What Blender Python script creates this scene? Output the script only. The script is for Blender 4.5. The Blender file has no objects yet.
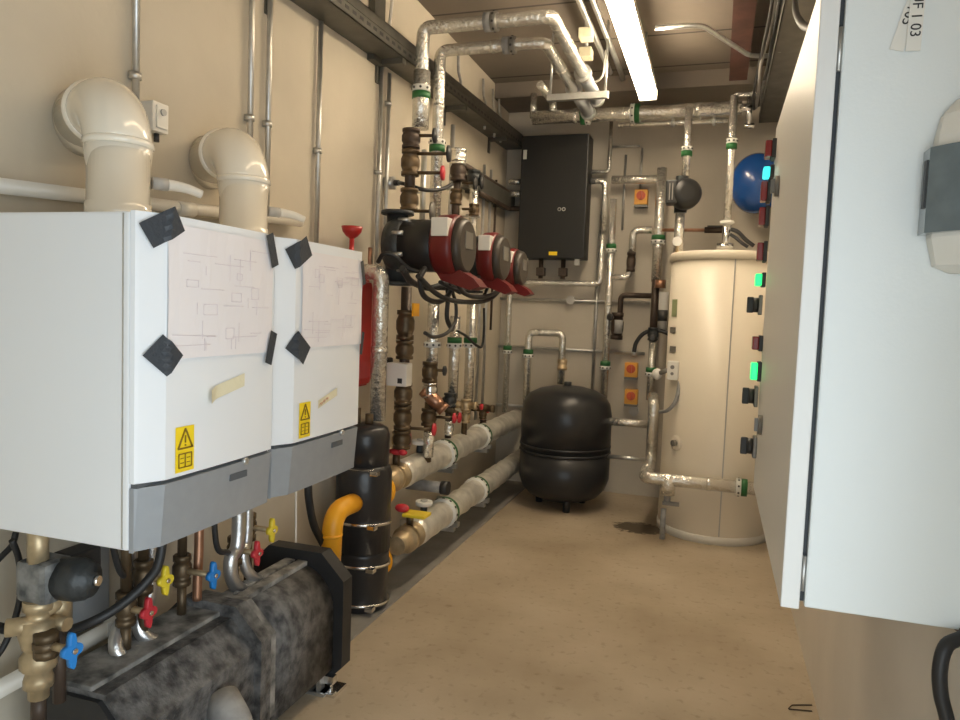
import bpy, bmesh, math, random
from mathutils import Vector, Matrix
random.seed(7)
SC = bpy.context.scene
COL = SC.collection
# ------------------------------------------------------------------ camera
YAW, PITCH, ROLL, EYE, FPX = math.radians(18.01), math.radians(3.82), math.radians(2.16), 1.5, 720.0
_r = Vector((math.cos(YAW), math.sin(YAW), 0)); _f0 = Vector((-math.sin(YAW), math.cos(YAW), 0)); _u = Vector((0, 0, 1))
_f = _f0*math.cos(PITCH) - _u*math.sin(PITCH); _up = _u*math.cos(PITCH) + _f0*math.sin(PITCH)
_R = _r*math.cos(ROLL) + _up*math.sin(ROLL); _U = _up*math.cos(ROLL) - _r*math.sin(ROLL)
cam = bpy.data.objects.new('camera', bpy.data.cameras.new('camera')); COL.objects.link(cam)
cam.matrix_world = Matrix(((_R.x, _U.x, -_f.x, 0), (_R.y, _U.y, -_f.y, 0), (_R.z, _U.z, -_f.z, EYE), (0, 0, 0, 1)))
cam.data.sensor_width = 36; cam.data.lens = FPX/960*36; cam.data.clip_start = 0.02
SC.camera = cam
# ------------------------------------------------------------------ world, light, exposure
W_ = bpy.data.worlds.new('sky'); SC.world = W_; W_.use_nodes = True
bg = W_.node_tree.nodes['Background']; bg.inputs[0].default_value = (0.81, 0.915, 0.985, 1); bg.inputs[1].default_value = 4.2
pl = bpy.data.lights.new('doorway_daylight', 'AREA'); pl.shape = 'RECTANGLE'; pl.size = .65; pl.size_y = 2.2
try: pl.cycles.is_portal = True
except Exception: pass
po = bpy.data.objects.new('doorway_daylight', pl); COL.objects.link(po)
po.location = (0.075, -0.62, 1.1); po.rotation_euler = (math.radians(90), 0, 0)
pl2 = bpy.data.lights.new('added_side_daylight', 'AREA'); pl2.shape = 'RECTANGLE'; pl2.size = 1.35; pl2.size_y = 1.95  # unseen side opening, added to bring daylight onto the boiler fronts
try: pl2.cycles.is_portal = True
except Exception: pass
po2 = bpy.data.objects.new('added_side_daylight', pl2); COL.objects.link(po2)
po2.location = (.48, .175, .975); po2.rotation_euler = (math.radians(90), 0, math.radians(90))
SC.view_settings.view_transform = 'Standard'; SC.view_settings.look = 'None'
SC.view_settings.gamma = 1; SC.view_settings.use_curve_mapping = False
SC.view_settings.exposure = 0.12
TUBE_POWER, TUBE2_POWER = 41.0, 9.0
# ------------------------------------------------------------------ room numbers (metres)
XL, XR, YB, YF, ZC = -1.82, 0.46, 6.15, -0.6, 3.36

def W(px, py, x=None, y=None, z=None):
    """world point seen at a photo pixel, on the plane x=, y= or z="""
    d = _R*((px-480)/FPX) - _U*((py-360)/FPX) + _f
    o = Vector((0, 0, EYE))
    t = (x/d.x) if x is not None else (y/d.y) if y is not None else ((z-EYE)/d.z)
    return o + d*t
def V(*a): return Vector(a)

# ------------------------------------------------------------------ materials
def mat(name, col, rough=.5, metal=0., var=0., vscale=6., bump=0., bscale=40., emit=0., ecol=None, alpha=1., coat=0., col2=None, trans=0., detail=4.):
    m = bpy.data.materials.new(name); m.use_nodes = True; nt = m.node_tree; b = nt.nodes['Principled BSDF']
    b.inputs['Base Color'].default_value = (*col, 1); b.inputs['Roughness'].default_value = rough; b.inputs['Metallic'].default_value = metal
    b.inputs['Coat Weight'].default_value = coat; b.inputs['Transmission Weight'].default_value = trans
    tc = nt.nodes.new('ShaderNodeTexCoord')
    if var > 0 or col2:
        n = nt.nodes.new('ShaderNodeTexNoise'); n.inputs['Scale'].default_value = vscale; n.inputs['Detail'].default_value = detail
        nt.links.new(tc.outputs['Object'], n.inputs['Vector'])
        cr = nt.nodes.new('ShaderNodeValToRGB'); nt.links.new(n.outputs['Fac'], cr.inputs['Fac'])
        c2 = col2 or tuple(c*(1-var) for c in col)
        cr.color_ramp.elements[0].position = .35; cr.color_ramp.elements[1].position = .65
        cr.color_ramp.elements[0].color = (*c2, 1); cr.color_ramp.elements[1].color = (*col, 1)
        nt.links.new(cr.outputs['Color'], b.inputs['Base Color'])
    if bump > 0:
        n2 = nt.nodes.new('ShaderNodeTexNoise'); n2.inputs['Scale'].default_value = bscale; n2.inputs['Detail'].default_value = 3
        nt.links.new(tc.outputs['Object'], n2.inputs['Vector'])
        bp = nt.nodes.new('ShaderNodeBump'); bp.inputs['Strength'].default_value = bump; bp.inputs['Distance'].default_value = .01
        nt.links.new(n2.outputs['Fac'], bp.inputs['Height']); nt.links.new(bp.outputs['Normal'], b.inputs['Normal'])
    if emit > 0:
        b.inputs['Emission Color'].default_value = (*(ecol or col), 1); b.inputs['Emission Strength'].default_value = emit
    if alpha < 1: b.inputs['Alpha'].default_value = alpha
    return m
M = {}
def add_joints(m, pitch):
    nt = m.node_tree; b = nt.nodes['Principled BSDF']; src = b.inputs['Base Color'].links[0].from_socket
    tc = nt.nodes.new('ShaderNodeTexCoord'); sp = nt.nodes.new('ShaderNodeSeparateXYZ'); nt.links.new(tc.outputs['Object'], sp.inputs[0])
    dv = nt.nodes.new('ShaderNodeMath'); dv.operation = 'DIVIDE'; dv.inputs[1].default_value = pitch; nt.links.new(sp.outputs[1], dv.inputs[0])
    fr_ = nt.nodes.new('ShaderNodeMath'); fr_.operation = 'FRACT'; nt.links.new(dv.outputs[0], fr_.inputs[0])
    lt_ = nt.nodes.new('ShaderNodeMath'); lt_.operation = 'LESS_THAN'; lt_.inputs[1].default_value = .035; nt.links.new(fr_.outputs[0], lt_.inputs[0])
    mx = nt.nodes.new('ShaderNodeMix'); mx.data_type = 'RGBA'; mx.inputs[7].default_value = (.06, .05, .04, 1)
    nt.links.new(lt_.outputs[0], mx.inputs[0]); nt.links.new(src, mx.inputs[6]); nt.links.new(mx.outputs[2], b.inputs['Base Color'])
M['wall'] = mat('plaster', (.585, .525, .42), .85, var=.10, vscale=2.2, bump=.12, bscale=30)
M['wall_back'] = mat('plaster_back', (.55, .50, .42), .85, var=.12, vscale=2.0, bump=.1, bscale=25)
M['wall_right'] = mat('painted_block', (.76, .71, .64), .8, var=.08, vscale=2.5, bump=.06)
M['ceiling'] = mat('ceiling_board', (.24, .20, .16), .8, var=.22, vscale=1.6, bump=.1, bscale=12)
add_joints(M['ceiling'], .62)
M['grey_strip'] = mat('grey_floor_strip', (.27, .26, .24), .8, var=.25, vscale=5, bump=.2)
M['foil'] = mat('foil', (.86, .84, .78), .27, .8, var=.16, vscale=14, bump=.9, bscale=42)
M['foil_dull'] = mat('foil_dull', (.86, .83, .75), .34, .5, var=.3, vscale=10, bump=1.0, bscale=22)
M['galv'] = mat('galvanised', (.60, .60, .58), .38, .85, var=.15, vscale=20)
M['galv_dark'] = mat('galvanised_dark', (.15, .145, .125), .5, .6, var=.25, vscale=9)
M['white_enamel'] = mat('white_enamel', (.80, .82, .84), .28, coat=.3)
M['white_plastic'] = mat('white_plastic', (.78, .75, .68), .32)
M['cream_duct'] = mat('cream_duct', (.87, .81, .69), .2, coat=.5)
M['grey_panel'] = mat('grey_panel', (.31, .325, .34), .42, .15, var=.05, vscale=30)
M['dark_badge'] = mat('dark_badge', (.09, .10, .11), .4)
M['paper'] = mat('paper', (.80, .76, .765), .8)
M['tape'] = mat('black_tape', (.035, .042, .052), .5, bump=.2, bscale=90)
M['masking'] = mat('masking_tape', (.74, .68, .48), .7, bump=.3)
M['ink'] = mat('black_ink', (.02, .02, .02), .6)
M['brown_ink'] = mat('faint_ink', (.69, .62, .67), .8)
M['red_ink'] = mat('orange_ink', (.60, .33, .20), .7)
M['label_yellow'] = mat('label_yellow', (.92, .66, .02), .45)
M['label_line'] = mat('label_line', (.22, .13, .0), .5)
M['black_rubber'] = mat('black_rubber', (.022, .022, .023), .5, var=.3, vscale=8)
M['black_gloss'] = mat('black_gloss', (.014, .0145, .015), .42, coat=.0, bump=.08, bscale=12)
M['black_jacket'] = mat('black_jacket', (.022, .022, .024), .32, bump=.35, bscale=14)
M['vessel'] = mat('vessel_paint', (.022, .023, .026), .34)
M['epp'] = mat('dusty_foam', (.036, .036, .037), .55, col2=(.17, .165, .16), vscale=24, bump=.6, bscale=70, detail=8)
M['epp_top'] = mat('dusty_ridge', (.34, .33, .31), .85, col2=(.06, .06, .058), vscale=14, bump=.4, bscale=60)
M['brass'] = mat('brass', (.60, .47, .29), .42, .6, var=.35, vscale=16)
M['old_brass'] = mat('old_brass', (.15, .105, .06), .45, .6, var=.4, vscale=16)
M['dark_pipe'] = mat('dark_pipe', (.085, .06, .045), .5, .4, var=.4, vscale=12)
M['copper'] = mat('copper', (.50, .27, .17), .35, .8, var=.3, vscale=14)
M['steel'] = mat('bright_steel', (.75, .75, .75), .2, 1.)
M['braid'] = mat('braided_steel', (.62, .62, .62), .3, .9, bump=.15, bscale=160)
M['iron'] = mat('painted_iron', (.045, .05, .052), .45, .2, var=.4, vscale=18, bump=.3)
M['dusty_iron'] = mat('dusty_iron', (.06, .065, .068), .55, .2, col2=(.25, .25, .24), vscale=22, bump=.3)
M['red'] = mat('red_paint', (.42, .022, .02), .35)
M['dark_red'] = mat('dark_red_cap', (.135, .009, .008), .38)
M['red_handle'] = mat('red_handle', (.55, .03, .045), .4)
M['blue_handle'] = mat('blue_handle', (.02, .22, .62), .4)
M['yellow_handle'] = mat('yellow_handle', (.80, .62, .04), .4)
M['orange'] = mat('orange_sleeve', (.90, .42, .02), .4)
M['isolator_yellow'] = mat('isolator_yellow', (.82, .40, .06), .45)
M['isolator_red'] = mat('isolator_red', (.60, .10, .03), .4)
M['blue_vessel'] = mat('blue_vessel', (.01, .075, .30), .25, coat=.4)
M['green'] = mat('green_band', (.02, .13, .035), .5)
M['white_ring'] = mat('white_ring', (.72, .72, .68), .45)
M['bolt'] = mat('dark_bolt', (.03, .03, .03), .5)
M['cream'] = mat('cream_jacket', (.77, .70, .58), .38, var=.03, vscale=2)
M['cabinet'] = mat('cabinet_paint', (.74, .775, .77), .4, bump=.04, bscale=180)
M['cabinet_front'] = mat('cabinet_door_paint', (.74, .74, .72), .38)
M['gap'] = mat('door_seal', (.05, .055, .06), .8)
M['smoke'] = mat('smoked_window', (.13, .17, .19), .12, coat=.6, var=.2, vscale=18)
M['ivory'] = mat('ivory_plastic', (.74, .72, .66), .45)
M['lamp_red'] = mat('red_lens', (.24, .028, .028), .25)
M['lamp_green'] = mat('green_lens_lit', (.02, .6, .16), .3, emit=1.3, ecol=(.02, 1., .22))
M['lamp_cyan'] = mat('cyan_lens_lit', (.05, .6, .6), .3, emit=1.2, ecol=(.05, .9, .85))
M['grey_face'] = mat('grey_face', (.20, .19, .17), .4, .3)
M['pump_face'] = mat('pump_face', (.055, .046, .038), .4, .2)
M['white_gauge'] = mat('gauge_face', (.75, .74, .70), .4)
M['rust'] = mat('red_oxide_steel', (.11, .042, .028), .7, var=.4, vscale=8)
M['tube_dim'] = mat('tube_diffuser_dim', (1, 1, 1), .4, emit=TUBE2_POWER, ecol=(1., .75, .46))  # weaker emission for the added tube, set to balance the near wall
M['tube'] = mat('tube_diffuser', (1, 1, 1), .4, emit=TUBE_POWER, ecol=(1., .83, .60))
M['tank_grey'] = mat('grey_cap', (.45, .44, .42), .5)
M['stain_grey'] = mat('grey_sheath', (.34, .34, .335), .7, var=.3, vscale=20)

def floor_material():
    m = bpy.data.materials.new('concrete_floor'); m.use_nodes = True; nt = m.node_tree; b = nt.nodes['Principled BSDF']
    tc = nt.nodes.new('ShaderNodeTexCoord'); L = nt.links.new
    n = nt.nodes.new('ShaderNodeTexNoise'); n.inputs['Scale'].default_value = 1.6; n.inputs['Detail'].default_value = 8; L(tc.outputs['Object'], n.inputs['Vector'])
    cr = nt.nodes.new('ShaderNodeValToRGB'); cr.color_ramp.elements[0].position = .32; cr.color_ramp.elements[1].position = .7
    cr.color_ramp.elements[0].color = (.36, .29, .20, 1); cr.color_ramp.elements[1].color = (.52, .44, .33, 1); L(n.outputs['Fac'], cr.inputs['Fac'])
    n2 = nt.nodes.new('ShaderNodeTexNoise'); n2.inputs['Scale'].default_value = 26; n2.inputs['Detail'].default_value = 5; L(tc.outputs['Object'], n2.inputs['Vector'])
    cr2 = nt.nodes.new('ShaderNodeValToRGB'); cr2.color_ramp.elements[0].position = .24; cr2.color_ramp.elements[1].position = .42
    cr2.color_ramp.elements[0].color = (.72, .70, .66, 1); cr2.color_ramp.elements[1].color = (1, 1, 1, 1); L(n2.outputs['Fac'], cr2.inputs['Fac'])
    mx = nt.nodes.new('ShaderNodeMix'); mx.data_type = 'RGBA'; mx.blend_type = 'MULTIPLY'; mx.inputs[0].default_value = 1
    L(cr.outputs['Color'], mx.inputs[6]); L(cr2.outputs['Color'], mx.inputs[7])
    # damp stain beside the cylinder
    sp = nt.nodes.new('ShaderNodeSeparateXYZ'); L(tc.outputs['Object'], sp.inputs[0])
    def mth(op, a, bb, c=None):
        k = nt.nodes.new('ShaderNodeMath'); k.operation = op
        for i, v in enumerate((a, bb)):
            if isinstance(v, (int, float)): k.inputs[i].default_value = v
            else: L(v, k.inputs[i])
        return k.outputs[0]
    c = W(640, 528, z=0)
    dx = mth('DIVIDE', mth('SUBTRACT', sp.outputs[0], c.x), .19); dy = mth('DIVIDE', mth('SUBTRACT', sp.outputs[1], c.y), .14)
    rr = mth('ADD', mth('ADD', mth('MULTIPLY', dx, dx), mth('MULTIPLY', dy, dy)), mth('MULTIPLY', mth('SUBTRACT', n2.outputs['Fac'], .5), 2.0))
    s = nt.nodes.new('ShaderNodeMapRange'); s.inputs['From Min'].default_value = .75; s.inputs['From Max'].default_value = 1.1
    L(rr, s.inputs['Value'])
    st = nt.nodes.new('ShaderNodeMix'); st.data_type = 'RGBA'; L(s.outputs[0], st.inputs[0]); st.inputs[6].default_value = (.09, .068, .045, 1)
    L(mx.outputs[2], st.inputs[7]); L(st.outputs[2], b.inputs['Base Color'])
    b.inputs['Roughness'].default_value = .6
    bp = nt.nodes.new('ShaderNodeBump'); bp.inputs['Strength'].default_value = .15; bp.inputs['Distance'].default_value = .01
    L(n2.outputs['Fac'], bp.inputs['Height']); L(bp.outputs['Normal'], b.inputs['Normal'])
    return m
M['floor'] = floor_material()

# ------------------------------------------------------------------ mesh helpers
def frame(d):
    d = d.normalized(); a = Vector((0, 0, 1)) if abs(d.z) < .9 else Vector((1, 0, 0))
    u = d.cross(a).normalized(); return u, d.cross(u).normalized()
class MB:
    def __init__(s): s.bm = bmesh.new()
    def paint(s, n0, k):
        for i, f in enumerate(s.bm.faces):
            if i >= n0: f.material_index = k
        return s
    def box(s, a, b, bev=0.):
        a, b = Vector(a), Vector(b); c = (a+b)/2; d = b-a
        r = bmesh.ops.create_cube(s.bm, size=1); vs = r['verts']
        bmesh.ops.scale(s.bm, verts=vs, vec=[abs(t) for t in d]); bmesh.ops.translate(s.bm, verts=vs, vec=c)
        if bev:
            es = list({e for v in vs for e in v.link_edges}); bmesh.ops.bevel(s.bm, geom=es, offset=bev, segments=2, affect='EDGES', profile=.6)
        return s
    def ring(s, c, u, v, r, n): return [s.bm.verts.new(c + u*(r*math.cos(2*math.pi*i/n)) + v*(r*math.sin(2*math.pi*i/n))) for i in range(n)]
    def skin(s, rings, caps=True, smooth=True, closed=True):
        n = len(rings[0])
        for a, b in zip(rings, rings[1:]):
            for i in range(n if closed else n-1):
                f = s.bm.faces.new((a[i], a[(i+1) % n], b[(i+1) % n], b[i])); f.smooth = smooth
        if caps:
            for rg, rev in ((rings[0], True), (rings[-1], False)):
                f = s.bm.faces.new(list(reversed(rg)) if rev else rg)
        return s
    def lathe(s, o, d, prof, n=24, caps=True):
        """prof: list of (distance along d, radius)"""
        o, d = Vector(o), Vector(d).normalized(); u, v = frame(d)
        s.skin([s.ring(o + d*t, u, v, max(r, 1e-4), n) for t, r in prof], caps); return s
    def cyl(s, a, b, r, n=20, r2=None):
        a, b = Vector(a), Vector(b); return s.lathe(a, b-a, [(0, r), ((b-a).length, r if r2 is None else r2)], n)
    def tube(s, pts, r, n=12, bend=0.):
        pts = [Vector(p) for p in pts]
        if bend > 0 and len(pts) > 2:
            out = [pts[0]]
            for i in range(1, len(pts)-1):
                p, a, b = pts[i], pts[i-1], pts[i+1]; da, db = (a-p), (b-p)
                k = min(bend, da.length*.48, db.length*.48); p0 = p + da.normalized()*k; p1 = p + db.normalized()*k
                for j in range(7):
                    t = j/6; out.append(p0*(1-t)**2 + p*2*t*(1-t) + p1*t*t)
            out.append(pts[-1]); pts = out
        rings = []; d0 = (pts[1]-pts[0]).normalized(); u, v = frame(d0); prev = d0
        for i, p in enumerate(pts):
            d = ((pts[min(i+1, len(pts)-1)] - p).normalized() + (p - pts[max(i-1, 0)]).normalized())
            d = d.normalized() if d.length > 1e-6 else prev
            q = prev.rotation_difference(d); u = q @ u; v = q @ v; prev = d
            rings.append(s.ring(p, u, v, r(i/(len(pts)-1)) if callable(r) else r, n))
        return s.skin(rings)
    def spline(s, pts, r, n=8, res=6):
        return s.tube(crom(pts, res), r, n)
    def prism(s, outline, ext, smooth=False):
        """outline: list of world points (planar), extruded by vector ext"""
        e = Vector(ext); a = [s.bm.verts.new(Vector(p)) for p in outline]; b = [s.bm.verts.new(Vector(p)+e) for p in outline]
        n = len(a); s.bm.faces.new(list(reversed(a))); s.bm.faces.new(b)
        for i in range(n):
            f = s.bm.faces.new((a[i], a[(i+1) % n], b[(i+1) % n], b[i])); f.smooth = smooth
        return s
    def ball(s, c, r, sc=(1, 1, 1), n=16):
        q = bmesh.ops.create_uvsphere(s.bm, u_segments=n, v_segments=max(8, n//2+2), radius=r)
        bmesh.ops.scale(s.bm, verts=q['verts'], vec=sc); bmesh.ops.translate(s.bm, verts=q['verts'], vec=Vector(c))
        for v in q['verts']:
            for f in v.link_faces: f.smooth = True
        return s
def crom(pts, res=6):
    p = [Vector(a) for a in pts]; p = [p[0]*2-p[1]] + p + [p[-1]*2-p[-2]]; out = []
    for i in range(1, len(p)-2):
        for j in range(res):
            t = j/res; a, b, c, d = p[i-1], p[i], p[i+1], p[i+2]
            out.append(.5*((2*b) + (c-a)*t + (2*a-5*b+4*c-d)*t*t + (3*b-a-3*c+d)*t**3))
    out.append(p[-2]); return out
def origin_of(o):
    v = Vector((0, 0, 0))
    while o is not None: v += o.location; o = o.parent
    return v
def obj(name, mb, m, parent=None, label=None, loc=None):
    me = bpy.data.meshes.new(name); bm = mb.bm
    bmesh.ops.recalc_face_normals(bm, faces=bm.faces)
    base = origin_of(parent) if parent is not None else (Vector(loc) if loc is not None else None)
    if base is None:
        xs = [v.co for v in bm.verts]; lo = Vector([min(c[i] for c in xs) for i in range(3)]); hi = Vector([max(c[i] for c in xs) for i in range(3)])
        base = Vector(((lo.x+hi.x)/2, (lo.y+hi.y)/2, lo.z))
    bmesh.ops.translate(bm, verts=bm.verts, vec=-base); bm.to_mesh(me); bm.free()
    for mm in (m if isinstance(m, (list, tuple)) else (m,)): me.materials.append(M[mm] if isinstance(mm, str) else mm)
    o = bpy.data.objects.new(name, me); COL.objects.link(o)
    if parent is not None: o.parent = parent
    else: o.location = base
    if label: o['label'] = label
    return o
def tag(o, label, cat, group=None):
    o['label'] = label; o['category'] = cat
    if group: o['group'] = group
    return o
def thing(name, label, cat, loc, group=None):
    o = bpy.data.objects.new(name, None); COL.objects.link(o); o.location = Vector(loc); o.empty_display_size = .05
    return tag(o, label, cat, group)
def struct(name, mb, m):
    o = obj(name, mb, m, loc=(0, 0, 0)); o['kind'] = 'structure'; return o
def text_mesh(body, size, m, name, parent, origin, right, up, depth=.0006):
    cu = bpy.data.curves.new('t', 'FONT'); cu.body = body; cu.size = size; cu.extrude = depth; cu.align_x = 'CENTER'; cu.align_y = 'CENTER'
    t = bpy.data.objects.new('t', cu); COL.objects.link(t); bpy.context.view_layer.update()
    me = bpy.data.meshes.new_from_object(t.evaluated_get(bpy.context.evaluated_depsgraph_get()))
    bpy.data.objects.remove(t); bpy.data.curves.remove(cu)
    r, u = Vector(right).normalized(), Vector(up).normalized(); n = r.cross(u)
    base = origin_of(parent); o0 = Vector(origin) - base
    for v in me.vertices: c = v.co.copy(); v.co = o0 + r*c.x + u*c.y + n*c.z
    me.materials.clear(); me.materials.append(M[m]); o = bpy.data.objects.new(name, me); COL.objects.link(o); o.parent = parent; return o
def dup(root, loc, label):
    c = root.copy(); COL.objects.link(c); c.location = loc; c['label'] = label
    def rec(a, b):
        for ch in list(a.children):
            k = ch.copy(); COL.objects.link(k); k.parent = b; rec(ch, k)
    rec(root, c); return c

# ------------------------------------------------------------------ structure
struct('floor', MB().box((XL-.1, YF-.1, -.1), (XR+.1, YB+.1, 0)), 'floor')
struct('ceiling', MB().box((XL-.1, YF-.1, ZC), (XR+.1, YB+.1, ZC+.1)), 'ceiling')
struct('wall_left', MB().box((XL-.1, YF-.1, 0), (XL, YB+.1, ZC)), 'wall')
struct('wall_back', MB().box((XL, YB, 0), (XR, YB+.1, ZC)), 'wall_back')
struct('wall_right', MB().box((XR, YF-.1, 0), (XR+.1, -.5, ZC)).box((XR, -.5, 1.95), (XR+.1, .85, ZC)).box((XR, .85, 0), (XR+.1, YB+.1, ZC)), 'wall_right')  # gap near the camera is added to let daylight reach the boilers
struct('wall_front', MB().box((XL, YF-.1, 2.2), (XR, YF, ZC)).box((XL, YF-.1, 0), (-.25, YF, 2.2)).box((.40, YF-.1, 0), (XR, YF, 2.2)), 'wall')
# thin grey strip, darker than the floor, along the header side
p0, p1 = W(452, 566, z=0), W(505, 500, z=0)
struct('trim_1', MB().box((XL, 2.62, 0), (-1.48, YB, .006)), 'grey_strip')
# red oxide beam and downstand under the ceiling at the far end
bx = W(751, 40, z=3.25)
struct('trim_2', MB().box((.04, 3.2, 3.22), (.06, 5.5, ZC)).box((-.01, 3.2, 3.20), (.11, 5.5, 3.225)), 'rust')
struct('trim_3', MB().box((XL, 5.72, 3.24), (XR, YB, ZC)), 'ceiling')

# ------------------------------------------------------------------ tube light
e = W(648, 99, z=3.02); TZ = -.14; TY = e.y
lt = thing('tube_light', 'glowing white batten tube light in view under the ceiling', 'light', (e.x, TY-.95, 3.01))
def batten(lt, ex, TY, m):
    obj('housing', MB().box((ex-.055, TY-1.92, 3.075), (ex+.055, TY, 3.12), .006), 'white_plastic', lt)
    obj('diffuser', MB().box((ex-.058, TY-1.9, 3.01), (ex+.058, TY-.02, 3.075), .018), m, lt)
    obj('end_cap', MB().box((ex-.062, TY-.02, 3.006), (ex+.062, TY+.01, 3.08), .008), 'white_plastic', lt)
    for yy in (TY-1.6, TY-.3): obj('hanger', MB().cyl((ex, yy, 3.12), (ex, yy, ZC), .006, 8), 'galv', lt)
batten(lt, e.x, TY, 'tube')
lt2 = thing('tube_light', 'added batten tube light, unseen above the frame, nearer the doorway', 'light', (-.50, TY-3.1, 3.15))  # unseen tube added to warm the near wall and flues
batten(lt2, -.50, TY-2.15, 'tube_dim')

# ------------------------------------------------------------------ boilers
BX0, BX1, BZ0, BZ1 = -1.70, -1.2, .935, 1.69
def front_x(y0, y):   # outer face of a boiler front: chamfered left edge, then slightly bowed
    t = y-y0
    if t < .066: return BX1-.010+max(t, 0)/.066*.024
    return BX1+.014+.008*(1-((t-.20)/.30)**2)
def boiler(label, y0):
    y1 = y0+.5
    t = thing('wall_boiler', label, 'boiler', (-1.45, (y0+y1)/2, BZ0))
    obj('casing', MB().box((BX0, y0, BZ0), (BX1-.022, y1, BZ1), .006), 'white_enamel', t)
    def front(z0, z1, n=10, bulge=.028, inset=.0, tilt=0.):
        mb = MB(); rows = []
        for k in range(2):
            z = (z0, z1)[k]; pts = []
            pts.append(Vector((BX1-.021, y0+.002, z)))
            pts.append(Vector((BX1-.010, y0+.004, z)))
            for q in (.012, .066, .11, .16, .205, .25, .295, .34, .39, .434, .488): pts.append(Vector((front_x(y0, y0+q) - (tilt if k == 0 else 0), y0+q, z)))
            pts.append(Vector((BX1+.0, y1-.004, z))); pts.append(Vector((BX1-.021, y1-.002, z)))
            rows.append([mb.bm.verts.new(p) for p in pts])
        mb.skin(rows, caps=True, smooth=False); return mb
    obj('front_panel', front(1.088, BZ1+.002), 'white_enamel', t)
    lo = obj('control_panel', front(BZ0-.004, 1.078, tilt=.012), 'grey_panel', t)
    obj('badge', MB().box((BX1+.008, y0+.30, 1.035), (BX1+.0215, y0+.37, 1.052)), 'dark_badge', lo)
    obj('seam', MB().box((BX1-.02, y0+.006, 1.078), (BX1-.002, y1-.006, 1.088)), 'dark_badge', t)
    sc = obj('latch', MB().cyl((BX1+.012, y0+.36, 1.078), (BX1+.028, y0+.36, 1.078), .009, 10), 'galv', lo)
    yl = y0+.095
    def Yq(a, b, o=.0): yy = yl+.062*a; return Vector((front_x(y0, yy)+.002+o, yy, 1.097+.108*b))
    wb = MB(); rows = [[wb.bm.verts.new(Yq(i/4, b)) for i in range(5)] for b in (0, 1)]
    for i in range(4): wb.bm.faces.new((rows[0][i], rows[0][i+1], rows[1][i+1], rows[1][i]))
    wl = obj('warning_label', wb, 'label_yellow', t, 'yellow warning label with triangle and open book')
    sy = MB()
    def ln(p, q, r):
        a, b = Yq(*p, .0015), Yq(*q, .0015); sy.cyl(a, b, r, 6)
    for p, q in (((.12, .52), (.88, .52)), ((.88, .52), (.5, .95)), ((.5, .95), (.12, .52))): ln(p, q, .0022)
    ln((.5, .64), (.5, .80), .002); ln((.5, .57), (.5, .60), .002)
    for a in (.16, .5, .84): ln((a, .10), (a, .40), .0016)
    for b in (.10, .40): ln((.16, b), (.84, b), .0016)
    for b in (.2, .3): ln((.24, b), (.42, b), .001); ln((.58, b), (.76, b), .001)
    obj('symbol', sy, 'label_line', wl)
    obj('groove', MB().box((BX1-.040, y0-.001, BZ0+.004), (BX1-.036, y0+.002, BZ1-.004)), 'galv', t)
    return t
B1 = boiler('white wall boiler nearest the left edge, whole white side in view', 1.262)
B2 = dup(B1, B1.location + Vector((0, .523, 0)), 'white wall boiler set behind the first, next to the black separator')

def taped_sheet(y0, label, tapes, ya, yb, za, zb, ink):
    t = thing('taped_sheet', label, 'paper', (BX1+.02, y0+.25, zb))
    n = 12; mb = MB(); rows = []
    for k, z in enumerate((zb, (za+zb)/2, za)):
        rows.append([mb.bm.verts.new(Vector((front_x(y0, ya+(yb-ya)*i/n)+.0022+(.0015*math.sin(i*1.3+k*2)+.0015), ya+(yb-ya)*i/n, z))) for i in range(n+1)])
    for a, b in zip(rows, rows[1:]):
        for i in range(n): f = mb.bm.faces.new((a[i], a[i+1], b[i+1], b[i])); f.smooth = True
    for f in mb.bm.faces: f.smooth = False
    ln = mb; nf = len(mb.bm.faces); rnd = random.Random(ink)
    def seg(p, q):
        m = 5
        pts = [(p[0]+(q[0]-p[0])*i/m, p[1]+(q[1]-p[1])*i/m) for i in range(m+1)]
        ln.tube([Vector((front_x(y0, a)+.0068, a, b)) for a, b in pts], .0006, 4)
    for i in range(26):
        a = ya+.03+rnd.random()*(yb-ya-.1); b = zb+.03+rnd.random()*(za-zb-.06)
        if rnd.random() < .6: seg((a, b), (min(a+.03+rnd.random()*.09, yb-.02), b))
        else: seg((a, b), (a, max(b-.02-rnd.random()*.05, zb+.015)))
    for i in range(6):
        a = ya+.05+rnd.random()*(yb-ya-.14); b = zb+.04+rnd.random()*(za-zb-.1); w, h = .02+rnd.random()*.03, .015+rnd.random()*.02
        seg((a, b), (a+w, b)); seg((a+w, b), (a+w, b+h)); seg((a+w, b+h), (a, b+h)); seg((a, b+h), (a, b))
    seg((ya+.01, zb+.055), (ya+.16, zb+.05)); seg((ya+.01, zb+.03), (ya+.14, zb+.03))
    obj('sheet', mb.paint(nf, 1), ('paper', 'brown_ink'), t)
    for (c, z, w, h, ang) in tapes:
        mb = MB(); q = []
        for dx, dy in ((-w, -h), (w, -h), (w, h), (-w, h)):
            yy = c + dx*math.cos(ang)-dy*math.sin(ang); zz = z + dx*math.sin(ang)+dy*math.cos(ang)
            q.append((yy, zz))
        top = [mb.bm.verts.new(Vector((front_x(y0, min(max(a, y0+.004), y0+.496))+.010, a, b))) for a, b in q]
        mb.bm.faces.new(top); bmesh.ops.subdivide_edges(mb.bm, edges=mb.bm.edges[:], cuts=5, use_grid_fill=True)
        for v in mb.bm.verts: v.co.x = front_x(y0, min(max(v.co.y, y0+.004), y0+.496))+.010
        obj('tape', mb, 'tape', t, 'piece of black tape')
    return t
y0 = 1.262
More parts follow.
